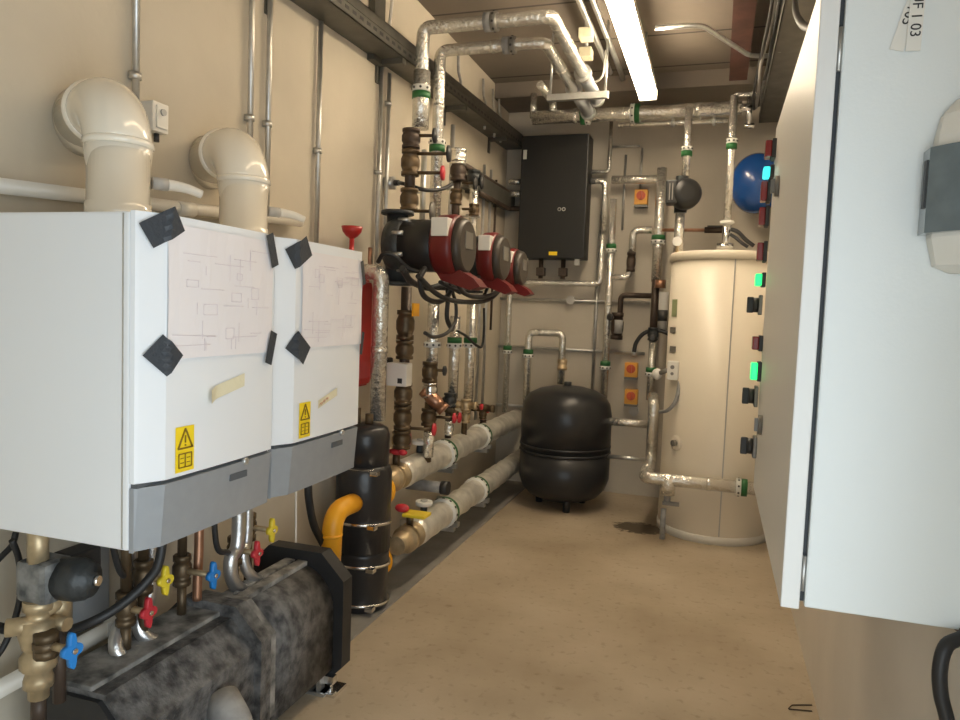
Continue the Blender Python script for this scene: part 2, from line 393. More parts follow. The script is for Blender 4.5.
taped_sheet(y0, 'creased drawing sheet taped to the boiler nearest the left edge', [(y0+.056, 1.662, .045, .03, .55), (y0+.060, 1.375, .036, .032, -.75), (y0+.462, 1.648, .018, .046, .35), (y0+.464, 1.378, .017, .046, -.3)], y0+.066, y0+.476, 1.672, 1.366, 3)
y0 = 1.785
taped_sheet(y0, 'creased drawing sheet taped to the boiler beside the black separator', [(y0+.080, 1.655, .045, .032, .55), (y0+.084, 1.373, .042, .032, -.65), (y0+.480, 1.620, .012, .042, .3), (y0+.486, 1.375, .010, .04, -.2)], y0+.095, y0+.49, 1.662, 1.372, 5)
# remains of masking tape
y0 = 1.262; c = y0+.28
mk = MB()
rows = []
for i in range(11):
    s = i/10; yy = c-.085+s*.155; lift = .018*max(0, 1-s*4)
    rows.append([mk.bm.verts.new(Vector((front_x(y0, yy)+.003+lift, yy, 1.268+.030*s+dz))) for dz in (-.017, .017)])
for a, b in zip(rows, rows[1:]): mk.bm.faces.new((a[0], a[1], b[1], b[0])).smooth = True
tag(obj('masking_tape', mk, 'masking'), 'peeling strip of cream masking tape on the boiler nearest the left edge', 'tape')
y0 = 1.785; mk = MB(); rows = []
for i in range(9):
    s = i/8; yy = y0+.20+s*.12
    rows.append([mk.bm.verts.new(Vector((front_x(y0, yy)+.003, yy, 1.190+.03*s+dz))) for dz in (-.013, .013)])
for a, b in zip(rows, rows[1:]): mk.bm.faces.new((a[0], a[1], b[1], b[0])).smooth = True
mt2 = tag(obj('masking_tape', mk, 'masking'), 'small scribbled masking tape beside yellow label on second boiler', 'tape')
mk = MB()
for k in range(6): mk.tube([Vector((front_x(y0, y0+.205+.009*k+j*.006)+.005, y0+.205+.009*k+j*.006, 1.187+.003*k+.007*((j+k) % 2))) for j in range(3)], .0012, 4)
obj('scribble', mk, 'red_ink', mt2)

# ------------------------------------------------------------------ flue elbows
def flue(label, y, wy, zt):
    x0, r = -1.5, .078
    t = thing('flue_duct', label, 'flue', (x0, y, BZ1))
    obj('straight_duct', MB().lathe((x0, y, BZ1), (0, 0, 1), [(0, r+.002), (.055, r+.002), (.057, r-.002), (.215, r-.002)], 36), 'cream_duct', t)
    wall = Vector((XL, wy, zt)); dirw = (wall - Vector((x0, y, zt))); L = dirw.length; dh = dirw.normalized()
    pts = [Vector((x0, y, BZ1+.20))]
    R = min(L-.10, .15); zc = zt - R
    pts.append(Vector((x0, y, zc)))
    for i in range(1, 13):
        a = i/12*math.pi/2; pts.append(Vector((x0, y, zc)) + dh*(R*(1-math.cos(a))) + Vector((0, 0, R*math.sin(a))))
    pts.append(wall - dh*.02)
    obj('elbow', MB().tube(pts, r+.004, 36), 'cream_duct', t)
    cen = Vector((x0, y, zt)) + dh*(R+.03)
    obj('bead', MB().lathe(cen, dh, [(0, r+.004), (.004, r+.012), (.02, r+.012), (.026, r+.004)], 36), 'cream_duct', t)
    obj('wall_collar', MB().lathe((XL+.001, wy, zt), (1, 0, 0), [(0, r+.018), (.045, r+.016), (.05, r+.012), (.055, r)], 36), 'cream_duct', t)
    for z in (BZ1+.20,): obj('joint', MB().lathe((x0, y, z), (0, 0, 1), [(0, r), (.003, r+.007), (.016, r+.007), (.02, r)], 36), 'cream_duct', t)
    # test point with plastic hose tail
    sp = Vector((x0+.05, y+.062, BZ1+.12)); d = Vector((.55, .83, 0)).normalized()
    cp = obj('test_point', MB().cyl(sp, sp+d*.04, .017, 16), 'tank_grey', t)
    obj('drain_tail', MB().spline([sp+d*.04, sp+d*.06, sp+d*.095+Vector((0, 0, -.004)), sp+d*.13+Vector((0, 0, -.014))], lambda s: .016-.004*s, 12), 'white_plastic', cp)
    return t
flue('cream flue elbow on top of the boiler nearest the left edge', 1.512, 1.69, 2.012)
flue('cream flue elbow on top of the boiler beside the separator', 2.035, 2.25, 2.012)

# ------------------------------------------------------------------ pipe helper
def unit(v): return Vector(v).normalized()
def collar(parent, p, d, r, green=True, flip=1, dark=False):
    p = Vector(p); d = unit(d)*flip; R = r*1.22+.006; w = max(.05, r*.9)
    bo = MB().lathe(p, d, [(0, r*.98), (0, R), (w*.62, R), (w*.62, r*.98)], 24)
    u, v = frame(d); nf = len(bo.bm.faces)
    for k in range(8):
        a = k*math.pi/4+.3; q = p + d*(w*.31) + (u*math.cos(a)+v*math.sin(a))*(R-.001); n = (u*math.cos(a)+v*math.sin(a))
        bo.cyl(q, q+n*.004, w*.14, 8)
    c = obj('pipe_bracket', bo.paint(nf, 1), ('white_ring' if not dark else 'grey_face', 'bolt'), parent, 'white bracket ring with bolt holes' if not dark else None)
    if green: obj('green_band', MB().lathe(p - d*(w*.75), d, [(0, r*.98), (0, R*.99), (w*.74, R*.99), (w*.74, r*.98)], 24), 'green' if not dark else 'stain_grey', c, 'green band of the pipe bracket' if not dark else None)
    return c
def pipe(name, label, cat, pts, r, m, bend=None, group=None, collars=(), seams=0):
    pts = [Vector(p) for p in pts]
    t = thing(name, label, cat, pts[0], group)
    obj('cladding' if 'foil' in m else 'tube', MB().tube(pts, r, 20 if r > .02 else 12, r*1.9 if bend is None else bend), m, t)
    for (i, s, flip, *rest) in collars:
        a, b = pts[i], pts[i+1]; collar(t, a+(b-a)*s, b-a, r, True, flip, bool(rest))
    if 'foil' in m and seams:
        for i in range(len(pts)-1):
            a, b = pts[i], pts[i+1]; L = (b-a).length; k = int(L/.45)
            for j in range(k):
                q = a+(b-a)*((j+.7)/(k+.4)); d = unit(b-a)
                obj('foil_tape', MB().lathe(q, d, [(0, r), (.002, r*1.05+.001), (.03, r*1.05+.001), (.032, r)], 20), 'foil', t)
    return t
def vert(px, pya, pyb, **pl):
    """two points of a true vertical seen at px (photo) between pya and pyb, on the plane"""
    pm = W(px[0]+(px[1]-px[0])*.5, (pya+pyb)/2, **pl)
    a, b = W(px[0], pya, y=pm.y), W(px[1], pyb, y=pm.y)
    return Vector((pm.x, pm.y, a.z)), Vector((pm.x, pm.y, b.z))
def conduit(label, pts, r=.0115, clips=(), m='galv', name='conduit', bend=.05):
    t = thing(name, label, 'conduit' if name == 'conduit' else 'pipe', pts[0])
    obj('tube', MB().tube(pts, r, 12, bend), m, t)
    for c, d in clips:
        obj('saddle', MB().cyl(Vector(c)-unit(d)*.011, Vector(c)+unit(d)*.011, r*1.75, 12), 'galv', t)
    return t

# conduits on the left wall
xw = XL+.022
def wallconduit(label, px, pya, pyb, clip=None, ztop=None):
    a, b = vert(px, pya, pyb, x=xw)
    if ztop: a.z = ztop
    cl = []
    if clip:
        c = W(px[0]+(px[1]-px[0])*.5, clip, x=xw); cl = [((a.x-.004, a.y, c.z), (0, 0, 1))]
    conduit(label, [a, b], .0115, cl)
wallconduit('wall conduit rising behind the flue elbow nearest the left edge', (135, 137), 0, 110, 76, ztop=3.27)
wallconduit('left one of two wall conduits rising behind the second flue elbow', (252, 249), 20, 190, 118, ztop=3.27)
wallconduit('right one of two wall conduits rising behind the second flue elbow', (270, 266), 20, 245, 124, ztop=3.27)
TRZ = 2.80
wallconduit('single wall conduit left of the red funnel', (321, 316), 30, 250, 151, ztop=TRZ)
wallconduit('left one of two wall conduits beside the pump risers', (381, 375), 75, 330, 172, ztop=TRZ)
cc = W(389, 183, x=xw)
wallconduit('wall conduit with the round black-cable box, beside the pump risers', (389.5, 383), 85, 300, 102, ztop=TRZ)
bxm = thing('round_conduit_box', 'round steel conduit box where a black cable leaves the wall', 'junction box', (xw, cc.y, cc.z))
obj('box', MB().cyl((XL, cc.y, cc.z), (XL+.055, cc.y, cc.z), .036, 20), 'galv', bxm)
obj('gland', MB().cyl((XL+.05, cc.y, cc.z), (XL+.085, cc.y, cc.z), .016, 12), 'bolt', bxm)
q = [Vector((XL+.08, cc.y, cc.z)), W(405, 184, x=-1.66), W(425, 190, x=-1.55), W(442, 189, x=-1.5), W(452, 184, x=-1.5)]
tag(obj('cable', MB().spline(q, .011), 'black_rubber'), 'black cable sagging from the round conduit box towards the risers', 'cable')

# white waste pipe along the wall above boilers
a, b = W(-30, 182, x=-1.775), W(300, 222, x=-1.775)
wp = thing('waste_pipe', 'white plastic waste pipe along the wall behind the flue ducts', 'pipe', a)
obj('tube', MB().cyl(a, b, .021, 16), 'white_plastic', wp)
q = W(183, 209, x=-1.775); d = unit(b-a)
obj('coupling', MB().cyl(q-d*.035, q+d*.045, .027, 16), 'white_plastic', wp)
# thermostat
c = W(155, 118, x=XL+.03)
th = thing('thermostat', 'small white thermostat box on the wall right of the first flue elbow', 'thermostat', c)
obj('housing', MB().box((XL, c.y-.035, c.z-.048), (XL+.055, c.y+.035, c.z+.048), .005), 'white_plastic', th)
obj('cover', MB().box((XL+.055, c.y-.024, c.z-.036), (XL+.061, c.y+.024, c.z+.036), .002), 'ivory', th)
obj('dial', MB().cyl((XL+.061, c.y, c.z+.016), (XL+.068, c.y, c.z+.016), .011, 14), 'tank_grey', th)
obj('cable_gland', MB().cyl((XL+.028, c.y+.01, c.z-.048), (XL+.028, c.y+.01, c.z-.075), .009, 10), 'bolt', th)

# ------------------------------------------------------------------ cable tray along the left wall
TRS = .032
tz0, tz1 = TRZ, TRZ+.13
tr = thing('cable_tray', 'perforated steel cable tray high on the left wall', 'cable tray', (-1.74, 4.0, tz0))
hl = MB().box((XL+.002, .6, tz0), (-1.655, 6.1, tz0+.005)).box((-1.66, .6, tz0), (-1.655, 6.1, tz0+.105)).box((-1.675, .6, tz0+.10), (-1.655, 6.1, tz0+.106)).box((-1.656, .6, tz0+.055), (-1.652, 6.1, tz0+.062)); nf = len(hl.bm.faces)
for i in range(60): hl.box((-1.656, 1.9+i*.07, tz0+.025), (-1.654, 1.935+i*.07, tz0+.04))
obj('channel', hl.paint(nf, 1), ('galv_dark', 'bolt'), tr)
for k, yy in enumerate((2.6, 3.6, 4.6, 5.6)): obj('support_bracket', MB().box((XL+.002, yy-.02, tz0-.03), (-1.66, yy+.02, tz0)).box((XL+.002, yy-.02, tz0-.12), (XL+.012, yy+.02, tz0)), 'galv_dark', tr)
for k in range(5):
    yy0 = [.6]; pts = []
    rnd = random.Random(k)
    for i in range(12): pts.append(Vector((-1.785+.027*k+rnd.uniform(-.003, .003), .6+i*.5, tz0+.022+rnd.uniform(0, .006))))
    tag(obj('tray_cable', MB().spline(pts, (.008, .010, .009)[k % 3], 8, 4), 'black_rubber' if k % 3 else 'stain_grey'), 'cables lying together in the perforated tray on the left wall', 'cable', 'cables in the left wall tray')
t2 = thing('strut_post', 'dark steel strut post between cable tray and ceiling', 'strut', (XL+.02, 3.55, 2.95))
c = W(377, 12, x=XL+.02)
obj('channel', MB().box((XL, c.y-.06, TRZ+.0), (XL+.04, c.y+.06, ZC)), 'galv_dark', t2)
a = W(392, 2, x=-1.78); b = W(389, 30, x=-1.75)
tag(obj('cable', MB().spline([Vector((a.x, a.y, 3.27)), a, b, Vector((-1.74, b.y-.05, TRZ+.07))], .009), 'white_plastic'), 'thin white cable dropping from ceiling into the left cable tray', 'cable')
for i, (px, py) in enumerate(((458, 80), (483, 110), (493, 108), (499, 118))):
    c = W(px, py, x=-1.77)
    tag(obj('cable', MB().spline([Vector((XL+.03, c.y+.04, 3.27)), Vector((-1.78, c.y+.03, 3.15)), Vector((-1.74, c.y-.02, 3.03)), Vector((-1.72, c.y-.10, TRZ+.06))], .010, 8), 'galv' if i else 'stain_grey'),
        ['grey flexible conduit looping from ceiling to the tray behind the second riser', 'first of three flexible conduits dropping to tray in the far corner', 'middle of three flexible conduits dropping to tray in the far corner', 'last of three flexible conduits dropping to tray, beside the back wall'][i], 'cable')

def slope(o):
    for v in o.data.vertices: v.co.z += TRS*((v.co.y+origin_of(o).y)-2.6)
for o in list(tr.children): slope(o)
for o in [k for k in bpy.data.objects if k.name.startswith('tray_cable')]: slope(o)
# ------------------------------------------------------------------ red funnel and red vessel behind boiler
c = W(352, 232, x=-1.70)
fn = thing('tundish', 'red funnel tundish behind the second boiler', 'funnel', (c.x, c.y, c.z-.05))
obj('bowl', MB().lathe((c.x, c.y, c.z-.032), (0, 0, 1), [(0, .012), (.012, .028), (.032, .045), (.058, .052), (.058, .047), (.034, .04), (.014, .022)], 24, False), 'red', fn)
obj('stem', MB().cyl((c.x, c.y, c.z-.35), (c.x, c.y, c.z-.03), .012, 12), 'red', fn)
c = W(371, 333, x=-1.72)
rv = thing('flat_vessel', 'flat red expansion vessel on the wall, edge showing behind the second boiler', 'expansion vessel', (-1.74, c.y-.17, c.z-.27))
obj('shell', MB().box((-1.79, c.y-.36, c.z-.27), (-1.70, c.y, c.z+.27), .04), 'red', rv)
obj('seam_rim', MB().box((-1.752, c.y-.368, c.z-.278), (-1.738, c.y+.006, c.z+.278), .006), 'red', rv)
obj('wall_bracket', MB().box((XL+.002, c.y-.22, c.z-.05), (-1.78, c.y-.12, c.z+.05)), 'galv', rv)

# foil drop beside boiler 2 (elbow at top, brass union to the left)
a, b = vert((383, 376), 272, 420, x=-1.60)
e2 = W(366, 271, y=a.y)
pipe('foil_pipe', 'foil-clad pipe dropping to the top of the black separator', 'pipe', [Vector((e2.x-.02, a.y, a.z)), a, Vector((b.x, b.y, b.z))], .040, 'foil', .05, seams=1)
u = thing('union_fitting', 'dull brass union at the elbow above the foil drop pipe', 'fitting', (e2.x-.06, a.y, a.z))
obj('nut', MB().lathe((e2.x-.075, a.y, a.z), (1, 0, 0), [(0, .02), (.0, .03), (.03, .03), (.03, .036), (.055, .036), (.055, .026), (.08, .026)], 8), 'old_brass', u)
obj('air_vent', MB().cyl((e2.x+.02, a.y, a.z+.03), (e2.x+.02, a.y, a.z+.12), .01, 10), 'copper', u)

# ------------------------------------------------------------------ black separator
sx, sy_ = -1.625, 3.2
sp = thing('hydraulic_separator', 'tall black insulated separator vessel with steel clamps', 'separator', (sx, sy_, 0))
zt = W(372, 424, y=sy_).z
obj('upper_jacket', MB().lathe((sx, sy_, 0), (0, 0, 1), [(zt-.21, .122), (zt-.05, .122), (zt-.02, .112), (zt-.004, .085), (zt, .03)], 32), 'black_jacket', sp)
obj('middle_jacket', MB().lathe((sx, sy_, 0), (0, 0, 1), [(.30, .138), (zt-.24, .138), (zt-.215, .13), (zt-.20, .122)], 32), 'black_jacket', sp)
obj('lower_jacket', MB().lathe((sx, sy_, 0), (0, 0, 1), [(.0, .12), (.015, .13), (.28, .134), (.30, .136)], 32), 'black_jacket', sp)
for k, py in enumerate((476, 530, 573, 612)):
    z = W(372, py, y=sy_-.12).z; r = .124 if k == 0 else .1395
    cl = obj('clamp', MB().lathe((sx, sy_, z), (.0, .06, 1), [(0, r), (0, r+.004), (.014, r+.004), (.014, r)], 32), 'steel', sp, 'bright steel band clamp')
    obj('screw', MB().box((sx+.085, sy_-r+.012, z-.004), (sx+.125, sy_-r*.62, z+.018), .003), 'steel', cl)
obj('top_fitting', MB().cyl((sx+.02, sy_, zt-.01), (sx+.02, sy_, zt+.05), .02, 12).cyl((sx-.04, sy_, zt-.01), (sx-.04, sy_, zt+.075), .012, 10), 'old_brass', sp)
obj('branch_boss', MB().cyl((sx, sy_+.10, .27), (sx, sy_+.22, .27), .06, 16).cyl((sx, sy_+.10, .575), (sx, sy_+.22, .575), .06, 16), 'old_brass', sp)
# orange sleeves
c = W(346, 508, x=-1.6)
o1 = pipe('orange_elbow', 'orange plastic elbow between the separator and the black foam block', 'pipe', [Vector((-1.61, 3.10, c.z)), Vector((-1.625, 2.90, c.z)), Vector((-1.625, 2.885, .30))], .047, 'orange', .11)
obj('sleeve_bead', MB().lathe((-1.625, 2.889, c.z-.115), (0, -.03, 1), [(0, .047), (.004, .051), (.01, .051), (.014, .047)], 24), 'orange', o1)
for k, (px, py) in enumerate(((390, 492), (387, 563))):
    c = W(px, py, y=3.35)
    tag(obj('orange_flange', MB().lathe((c.x-.06, 3.36, c.z), (.25, 1, 0), [(0, .06), (.012, .075), (.03, .078), (.04, .07)], 24), 'orange'), ['upper orange flange cover behind the black separator', 'lower orange flange cover behind the black separator'][k], 'pipe flange')

# ------------------------------------------------------------------ headers
HX1, HZ1, HX2, HZ2 = -1.62, .58, -1.52, .265
def header(label, x, z, ya, yb, r, brs, ring_px):
    t = thing('header_pipe', label, 'pipe', (x, ya, z))
    n = 40; L = yb-ya
    obj('cladding', MB().lathe((x, ya, z), (0, 1, 0), [(0, r*.8), (.005, r)] + [(L*i/n, r*(1+.05*math.sin(i*2.1)+.04*math.sin(i*.9)*math.sin(i*3.7))) for i in range(1, n)] + [(L, r)], 24), 'foil_dull', t)
    for yy in brs:
        bo = MB().lathe((x, yy, z), (0, 1, 0), [(0, r*.9), (0, r*1.12+.006), (.04, r*1.12+.006), (.04, r*.9)], 28); nf = len(bo.bm.faces)
        for k in range(12):
            an = k*2*math.pi/12; ca, sa = math.cos(an), math.sin(an); bo.cyl((x+r*1.1*ca, yy+.02, z+r*1.1*sa), (x+(r*1.12+.009)*ca, yy+.02, z+(r*1.12+.009)*sa), .009, 6)
        c = obj('clamp_ring', bo.paint(nf, 1), ('white_ring', 'bolt'), t, 'white clamp ring with bolt holes')
        obj('green_band', MB().lathe((x, yy+.045, z), (0, 1, 0), [(0, r*.9), (0, r*1.10+.005), (.03, r*1.10+.005), (.03, r*.9)], 28), 'green', c, 'green band behind the clamp ring')
        obj('support_arm', MB().box((XL+.002, yy+.05, z-r-.045), (x+.06, yy+.09, z-r-.012)).box((x-.01, yy+.05, z-r-.014), (x+.085, yy+.09, z-r*.8)), 'galv', t)
    return t
ya = W(405, 472, x=HX1).y
header('upper foil-clad header pipe running to the back wall', HX1, HZ1, 3.62, 6.1, .078, (4.25, 5.0), None)
header('lower foil-clad header pipe close to the floor', HX2, HZ2, 3.60, 5.95, .076, (4.04, 4.66), None)
def butterfly(label, x, z, y, hc, lever):
    t = thing('butterfly_valve', label, 'valve', (x, y, z))
    obj('body', MB().lathe((x, y, z), (0, 1, 0), [(-.11, .05), (-.06, .05), (-.05, .06), (0, .06), (0, .074), (.03, .074), (.03, .062), (.09, .062), (.09, .074), (.12, .074), (.12, .06)], 24), 'brass', t)
    obj('neck', MB().cyl((x, y+.06, z+.06), (x, y+.06, z+.13), .02, 12), 'old_brass', t)
    h = MB()
    if lever == 'yellow':
        h.box((x-.015, y-.02, z+.128), (x+.115, y+.085, z+.146), .006)
    else:
        h.ball((x, y+.06, z+.14), .024, (1.5, 1.2, .8)).ball((x+.05, y+.03, z+.145), .02, (1.3, 1, .8)).cyl((x-.05, y+.06, z+.14), (x+.05, y+.045, z+.142), .012, 10)
    obj('handle', h, hc, t, lever+' valve handle'); return t
butterfly('brass valve with red handle on the upper header beside the separator', HX1, HZ1, 3.51, 'red_handle', 'red')
bv = butterfly('brass valve with yellow lever on the lower header beside the separator', HX2, HZ2, 3.49, 'yellow_handle', 'yellow')
obj('red_knob', MB().ball((HX2-.03, 3.51, HZ2+.165), .026, (1.6, 1.1, .9)), 'red_handle', bv, 'red knob above the yellow lever')
# gauge wheels on headers
for k, (px, py, x, lab) in enumerate(((420, 442, HX1, 'white disc air valve standing on the upper header'), (424, 503, HX2, 'white disc air valve standing on the lower header'))):
    zz = (HZ1 if k == 0 else HZ2); c = W(px, py, x=x)
    g = thing('air_valve', lab, 'valve', (x, c.y, zz+.08))
    obj('neck', MB().cyl((x, c.y, zz+.07), (x, c.y, c.z-.008), .02, 12), 'iron', g)
    obj('disc', MB().cyl((x, c.y, c.z-.012), (x, c.y, c.z+.012), .048, 24), 'white_gauge', g)
    obj('hub', MB().cyl((x, c.y, c.z+.012), (x, c.y, c.z+.02), .02, 16), 'tank_grey', g)
# dark cross couplings behind
for k, (px, py) in enumerate(((447, 492), (525-20, 432))):
    pass
c = W(437, 487, x=-1.56)
dr = thing('drain_cock', 'dark drain valve between the two header pipes', 'valve', (c.x, c.y, c.z-.03))
obj('body', MB().cyl((c.x-.2, c.y, c.z), (c.x+.03, c.y, c.z), .035, 16), 'stain_grey', dr)
obj('cap', MB().cyl((c.x+.03, c.y, c.z), (c.x+.075, c.y, c.z), .042, 16), 'bolt', dr)

# ------------------------------------------------------------------ overhead foil pipes from risers
RX = -1.585
a = W(422, 70, x=RX); ra = W(425, 27, y=a.y); yb = a.y; zh = 3.07
rx1 = -1.58
h1 = W(552, 17, y=yb); zA = (ra.z+h1.z)/2; xA = h1.x
bot = W(419, 128, y=yb).z
# A: riser, across, then along the room to the back
runA = [Vector((a.x, yb, bot)), Vector((a.x, yb, zA)), Vector((xA, yb, zA)), Vector((xA, 4.55, zA))]
pA = pipe('foil_pipe', 'thick foil pipe from the first riser, crossing nearest under the ceiling', 'pipe', runA, .036, 'foil', .05, collars=((0, .36, 1), (1, (W(492, 17, y=yb).x-a.x)/(xA-a.x), 1, True)), seams=1)
obj('lower_sleeve', MB().cyl((a.x, yb, bot-.005), (a.x, yb, bot+.30), .046, 20), 'foil', pA)
a2 = W(438, 120, x=RX); y2 = a2.y; h2 = W(545, 42, y=y2); zB = (W(443, 51, y=y2).z+h2.z)/2
BP_Y = 5.64
bl, br_ = W(533, 117, y=BP_Y), W(742, 109, y=BP_Y); zP = (bl.z+br_.z)/2
bot2 = W(434, 250, y=y2).z
dx2 = W(553, 90, y=5.0)
runB = [Vector((a2.x, y2, bot2)), Vector((a2.x, y2, zB)), Vector((h2.x, y2, zB)), Vector((h2.x, 4.75, zB))]
pB = pipe('foil_pipe', 'foil pipe from the second riser, crossing behind the first one', 'pipe', runB, .033, 'foil', .05, collars=((0, .53, 1), (1, (W(510, 44, y=y2).x-a2.x)/(h2.x-a2.x), 1, True)), seams=1)
# continuing darker couplings
for k, (x, y, z, lab) in enumerate(((xA, 4.55, zA, 'grey flexible coupling at the end of the nearer overhead pipe'), (h2.x, 4.75, zB, 'grey flexible coupling at the end of the farther overhead pipe'))):
    t = thing('flexible_coupling', lab, 'coupling', (x, y, z))
    obj('flange', MB().cyl((x, y, z), (x, y+.03, z), .055, 20), 'galv', t)
    obj('sleeve', MB().cyl((x, y+.03, z), (x, y+.55, z), .042, 20), 'grey_panel', t)
    obj('end_flange', MB().cyl((x, y+.55, z), (x, y+.58, z), .055, 20), 'galv', t)
st = thing('strut_bracket', 'steel strut hanging the two overhead pipes from the ceiling', 'bracket', (xA, 4.66, zB-.06))
obj('rail', MB().box((h2.x-.15, 4.64, min(zA, zB)-.10), (xA+.15, 4.68, min(zA, zB)-.06)), 'galv', st)
for xx in (h2.x-.13, xA+.13): obj('rod', MB().cyl((xx, 4.66, min(zA, zB)-.10), (xx, 4.66, ZC), .008, 8), 'galv', st)
# back crossing main
colp = []
def fr(px): return (W(px, 112, y=BP_Y).x-bl.x)/(br_.x-bl.x)
bm_ = pipe('foil_pipe', 'long foil main crossing above the black wall unit and the cylinder', 'pipe', [Vector((bl.x, BP_Y, zP)), Vector((br_.x, BP_Y, zP))], .053, 'foil', collars=((0, fr(586), 1), (0, fr(635), -1)), seams=1)
d1 = W(538, 83, y=BP_Y-.0)
pipe('foil_pipe', 'left foil drop joining the main above the black wall unit', 'pipe', [Vector((bl.x+.0, BP_Y, zP)), Vector((bl.x, BP_Y, 3.235))], .026, 'foil')
pipe('foil_pipe', 'right foil drop joining the main above the black wall unit', 'pipe', [Vector((bl.x+.16, BP_Y, zP)), Vector((bl.x+.16, BP_Y, 3.16)), Vector((bl.x+.16, 5.2, 3.16))], .030, 'foil')
ev = thing('tee_valve', 'small valve tee at the right end of the long foil main', 'valve', (br_.x+.04, BP_Y, zP))
obj('body', MB().cyl((br_.x-.01, BP_Y, zP), (br_.x+.06, BP_Y, zP), .03, 14).cyl((br_.x+.05, BP_Y, zP-.12), (br_.x+.05, BP_Y, zP+.08), .02, 12), 'steel', ev)
obj('handle', MB().box((br_.x-.06, BP_Y-.02, zP+.08), (br_.x+.16, BP_Y+.02, zP+.105), .005), 'foil', ev)
obj('drain_cap', MB().cyl((br_.x+.02, BP_Y, zP-.13), (br_.x+.09, BP_Y, zP-.13), .02, 12), 'steel', ev)
# thin pipe under the main
a, b = W(618, 125, y=5.66), W(728, 120, y=5.66); zt_ = zP-.082
tp = conduit('thin bright pipe hung just beneath the long foil main', [Vector((a.x, 5.66, zt_)), Vector((b.x, 5.66, zt_))], .018, [((W(px, 122, y=5.66).x, 5.66, zt_), (1, 0, 0)) for px in (673, 714)], 'foil', 'copper_pipe')
for px in (640, 700):
    xx = W(px, 122, y=5.66).x; obj('hanger', MB().cyl((xx, 5.66, zt_), (xx, 5.645, zP-.03), .006, 8), 'galv', tp)

# ------------------------------------------------------------------ riser with valves (dark)
a, b = vert((413, 400), 130, 452, x=-1.60)
rA = thing('valve_riser', 'dark riser with stacked valves below the first foil riser', 'pipe', (a.x, a.y, b.z))
pz_ = W(408, 246, y=a.y).z
obj('pipe', MB().cyl(a, V(a.x, a.y, pz_+.19), .028, 16), 'dark_pipe', rA)
obj('pipe', MB().cyl(V(b.x, b.y, pz_-.22), b, .028, 16), 'dark_pipe', rA)
def rz(py): return W(408, py, y=a.y).z
def blob(parent, c, ax, r, L, m='old_brass', name='valve_body'):
    d = unit(ax); c = Vector(c); return obj(name, MB().lathe(c-d*L/2, d, [(0, r*.75), (0, r), (L*.16, r), (L*.16, r*.82), (L*.36, r*1.05), (L*.64, r*1.05), (L*.84, r*.82), (L*.84, r), (L, r), (L, r*.75)], 12), m, parent)
def stem_handle(parent, c, d, L, hc, big=.04, name='handle'):
    d = unit(d); c = Vector(c); s = obj('stem', MB().cyl(c, c+d*L, .009, 10), 'old_brass', parent)
    obj(name, MB().lathe(c+d*L, d, [(0, .012), (.004, big), (.016, big), (.022, .014)], 12), hc, parent)
for py, L in ((139, .10), (163, .14), (200, .12), (325, .16), (350, .10), (394, .12), (418, .13), (440, .10)):
    blob(rA, (a.x, a.y, rz(py)), (0, 0, 1), .048, L, 'old_brass' if py > 150 else 'dark_pipe')
dh = Vector((1, .15, 0))
stem_handle(rA, (a.x+.03, a.y, rz(136)), dh, .09, 'bolt', .04)
stem_handle(rA, (a.x+.03, a.y, rz(154)), dh, .17, 'bolt', .045)
stem_handle(rA, (a.x+.03, a.y, rz(173)), dh, .14, 'red_handle', .04)
stem_handle(rA, (a.x+.03, a.y, rz(211)), dh, .09, 'grey_face', .05)
stem_handle(rA, (a.x+.03, a.y, rz(428)), dh, .14, 'red_handle', .035)
obj('orange_tag', MB().box((a.x+.05, a.y-.035, rz(316)), (a.x+.06, a.y+.045, rz(303))), 'orange', rA)
RAx, RAy = a.x, a.y
# actuator box
c = W(401, 374, y=RAy-.05)
ac = thing('valve_actuator', 'small white actuator box on the dark riser left of the pumps', 'actuator', (c.x, c.y, c.z-.07))
obj('housing', MB().box((c.x-.06, c.y-.06, c.z-.062), (c.x+.058, c.y+.02, c.z+.062), .008), 'ivory', ac)
obj('window', MB().box((c.x+.008, c.y-.0615, c.z-.045), (c.x+.034, c.y-.059, c.z-.018)), 'bolt', ac)
obj('back_box', MB().box((c.x-.10, c.y-.04, c.z-.06), (c.x-.06, c.y+.03, c.z+.085), .01), 'black_gloss', ac)

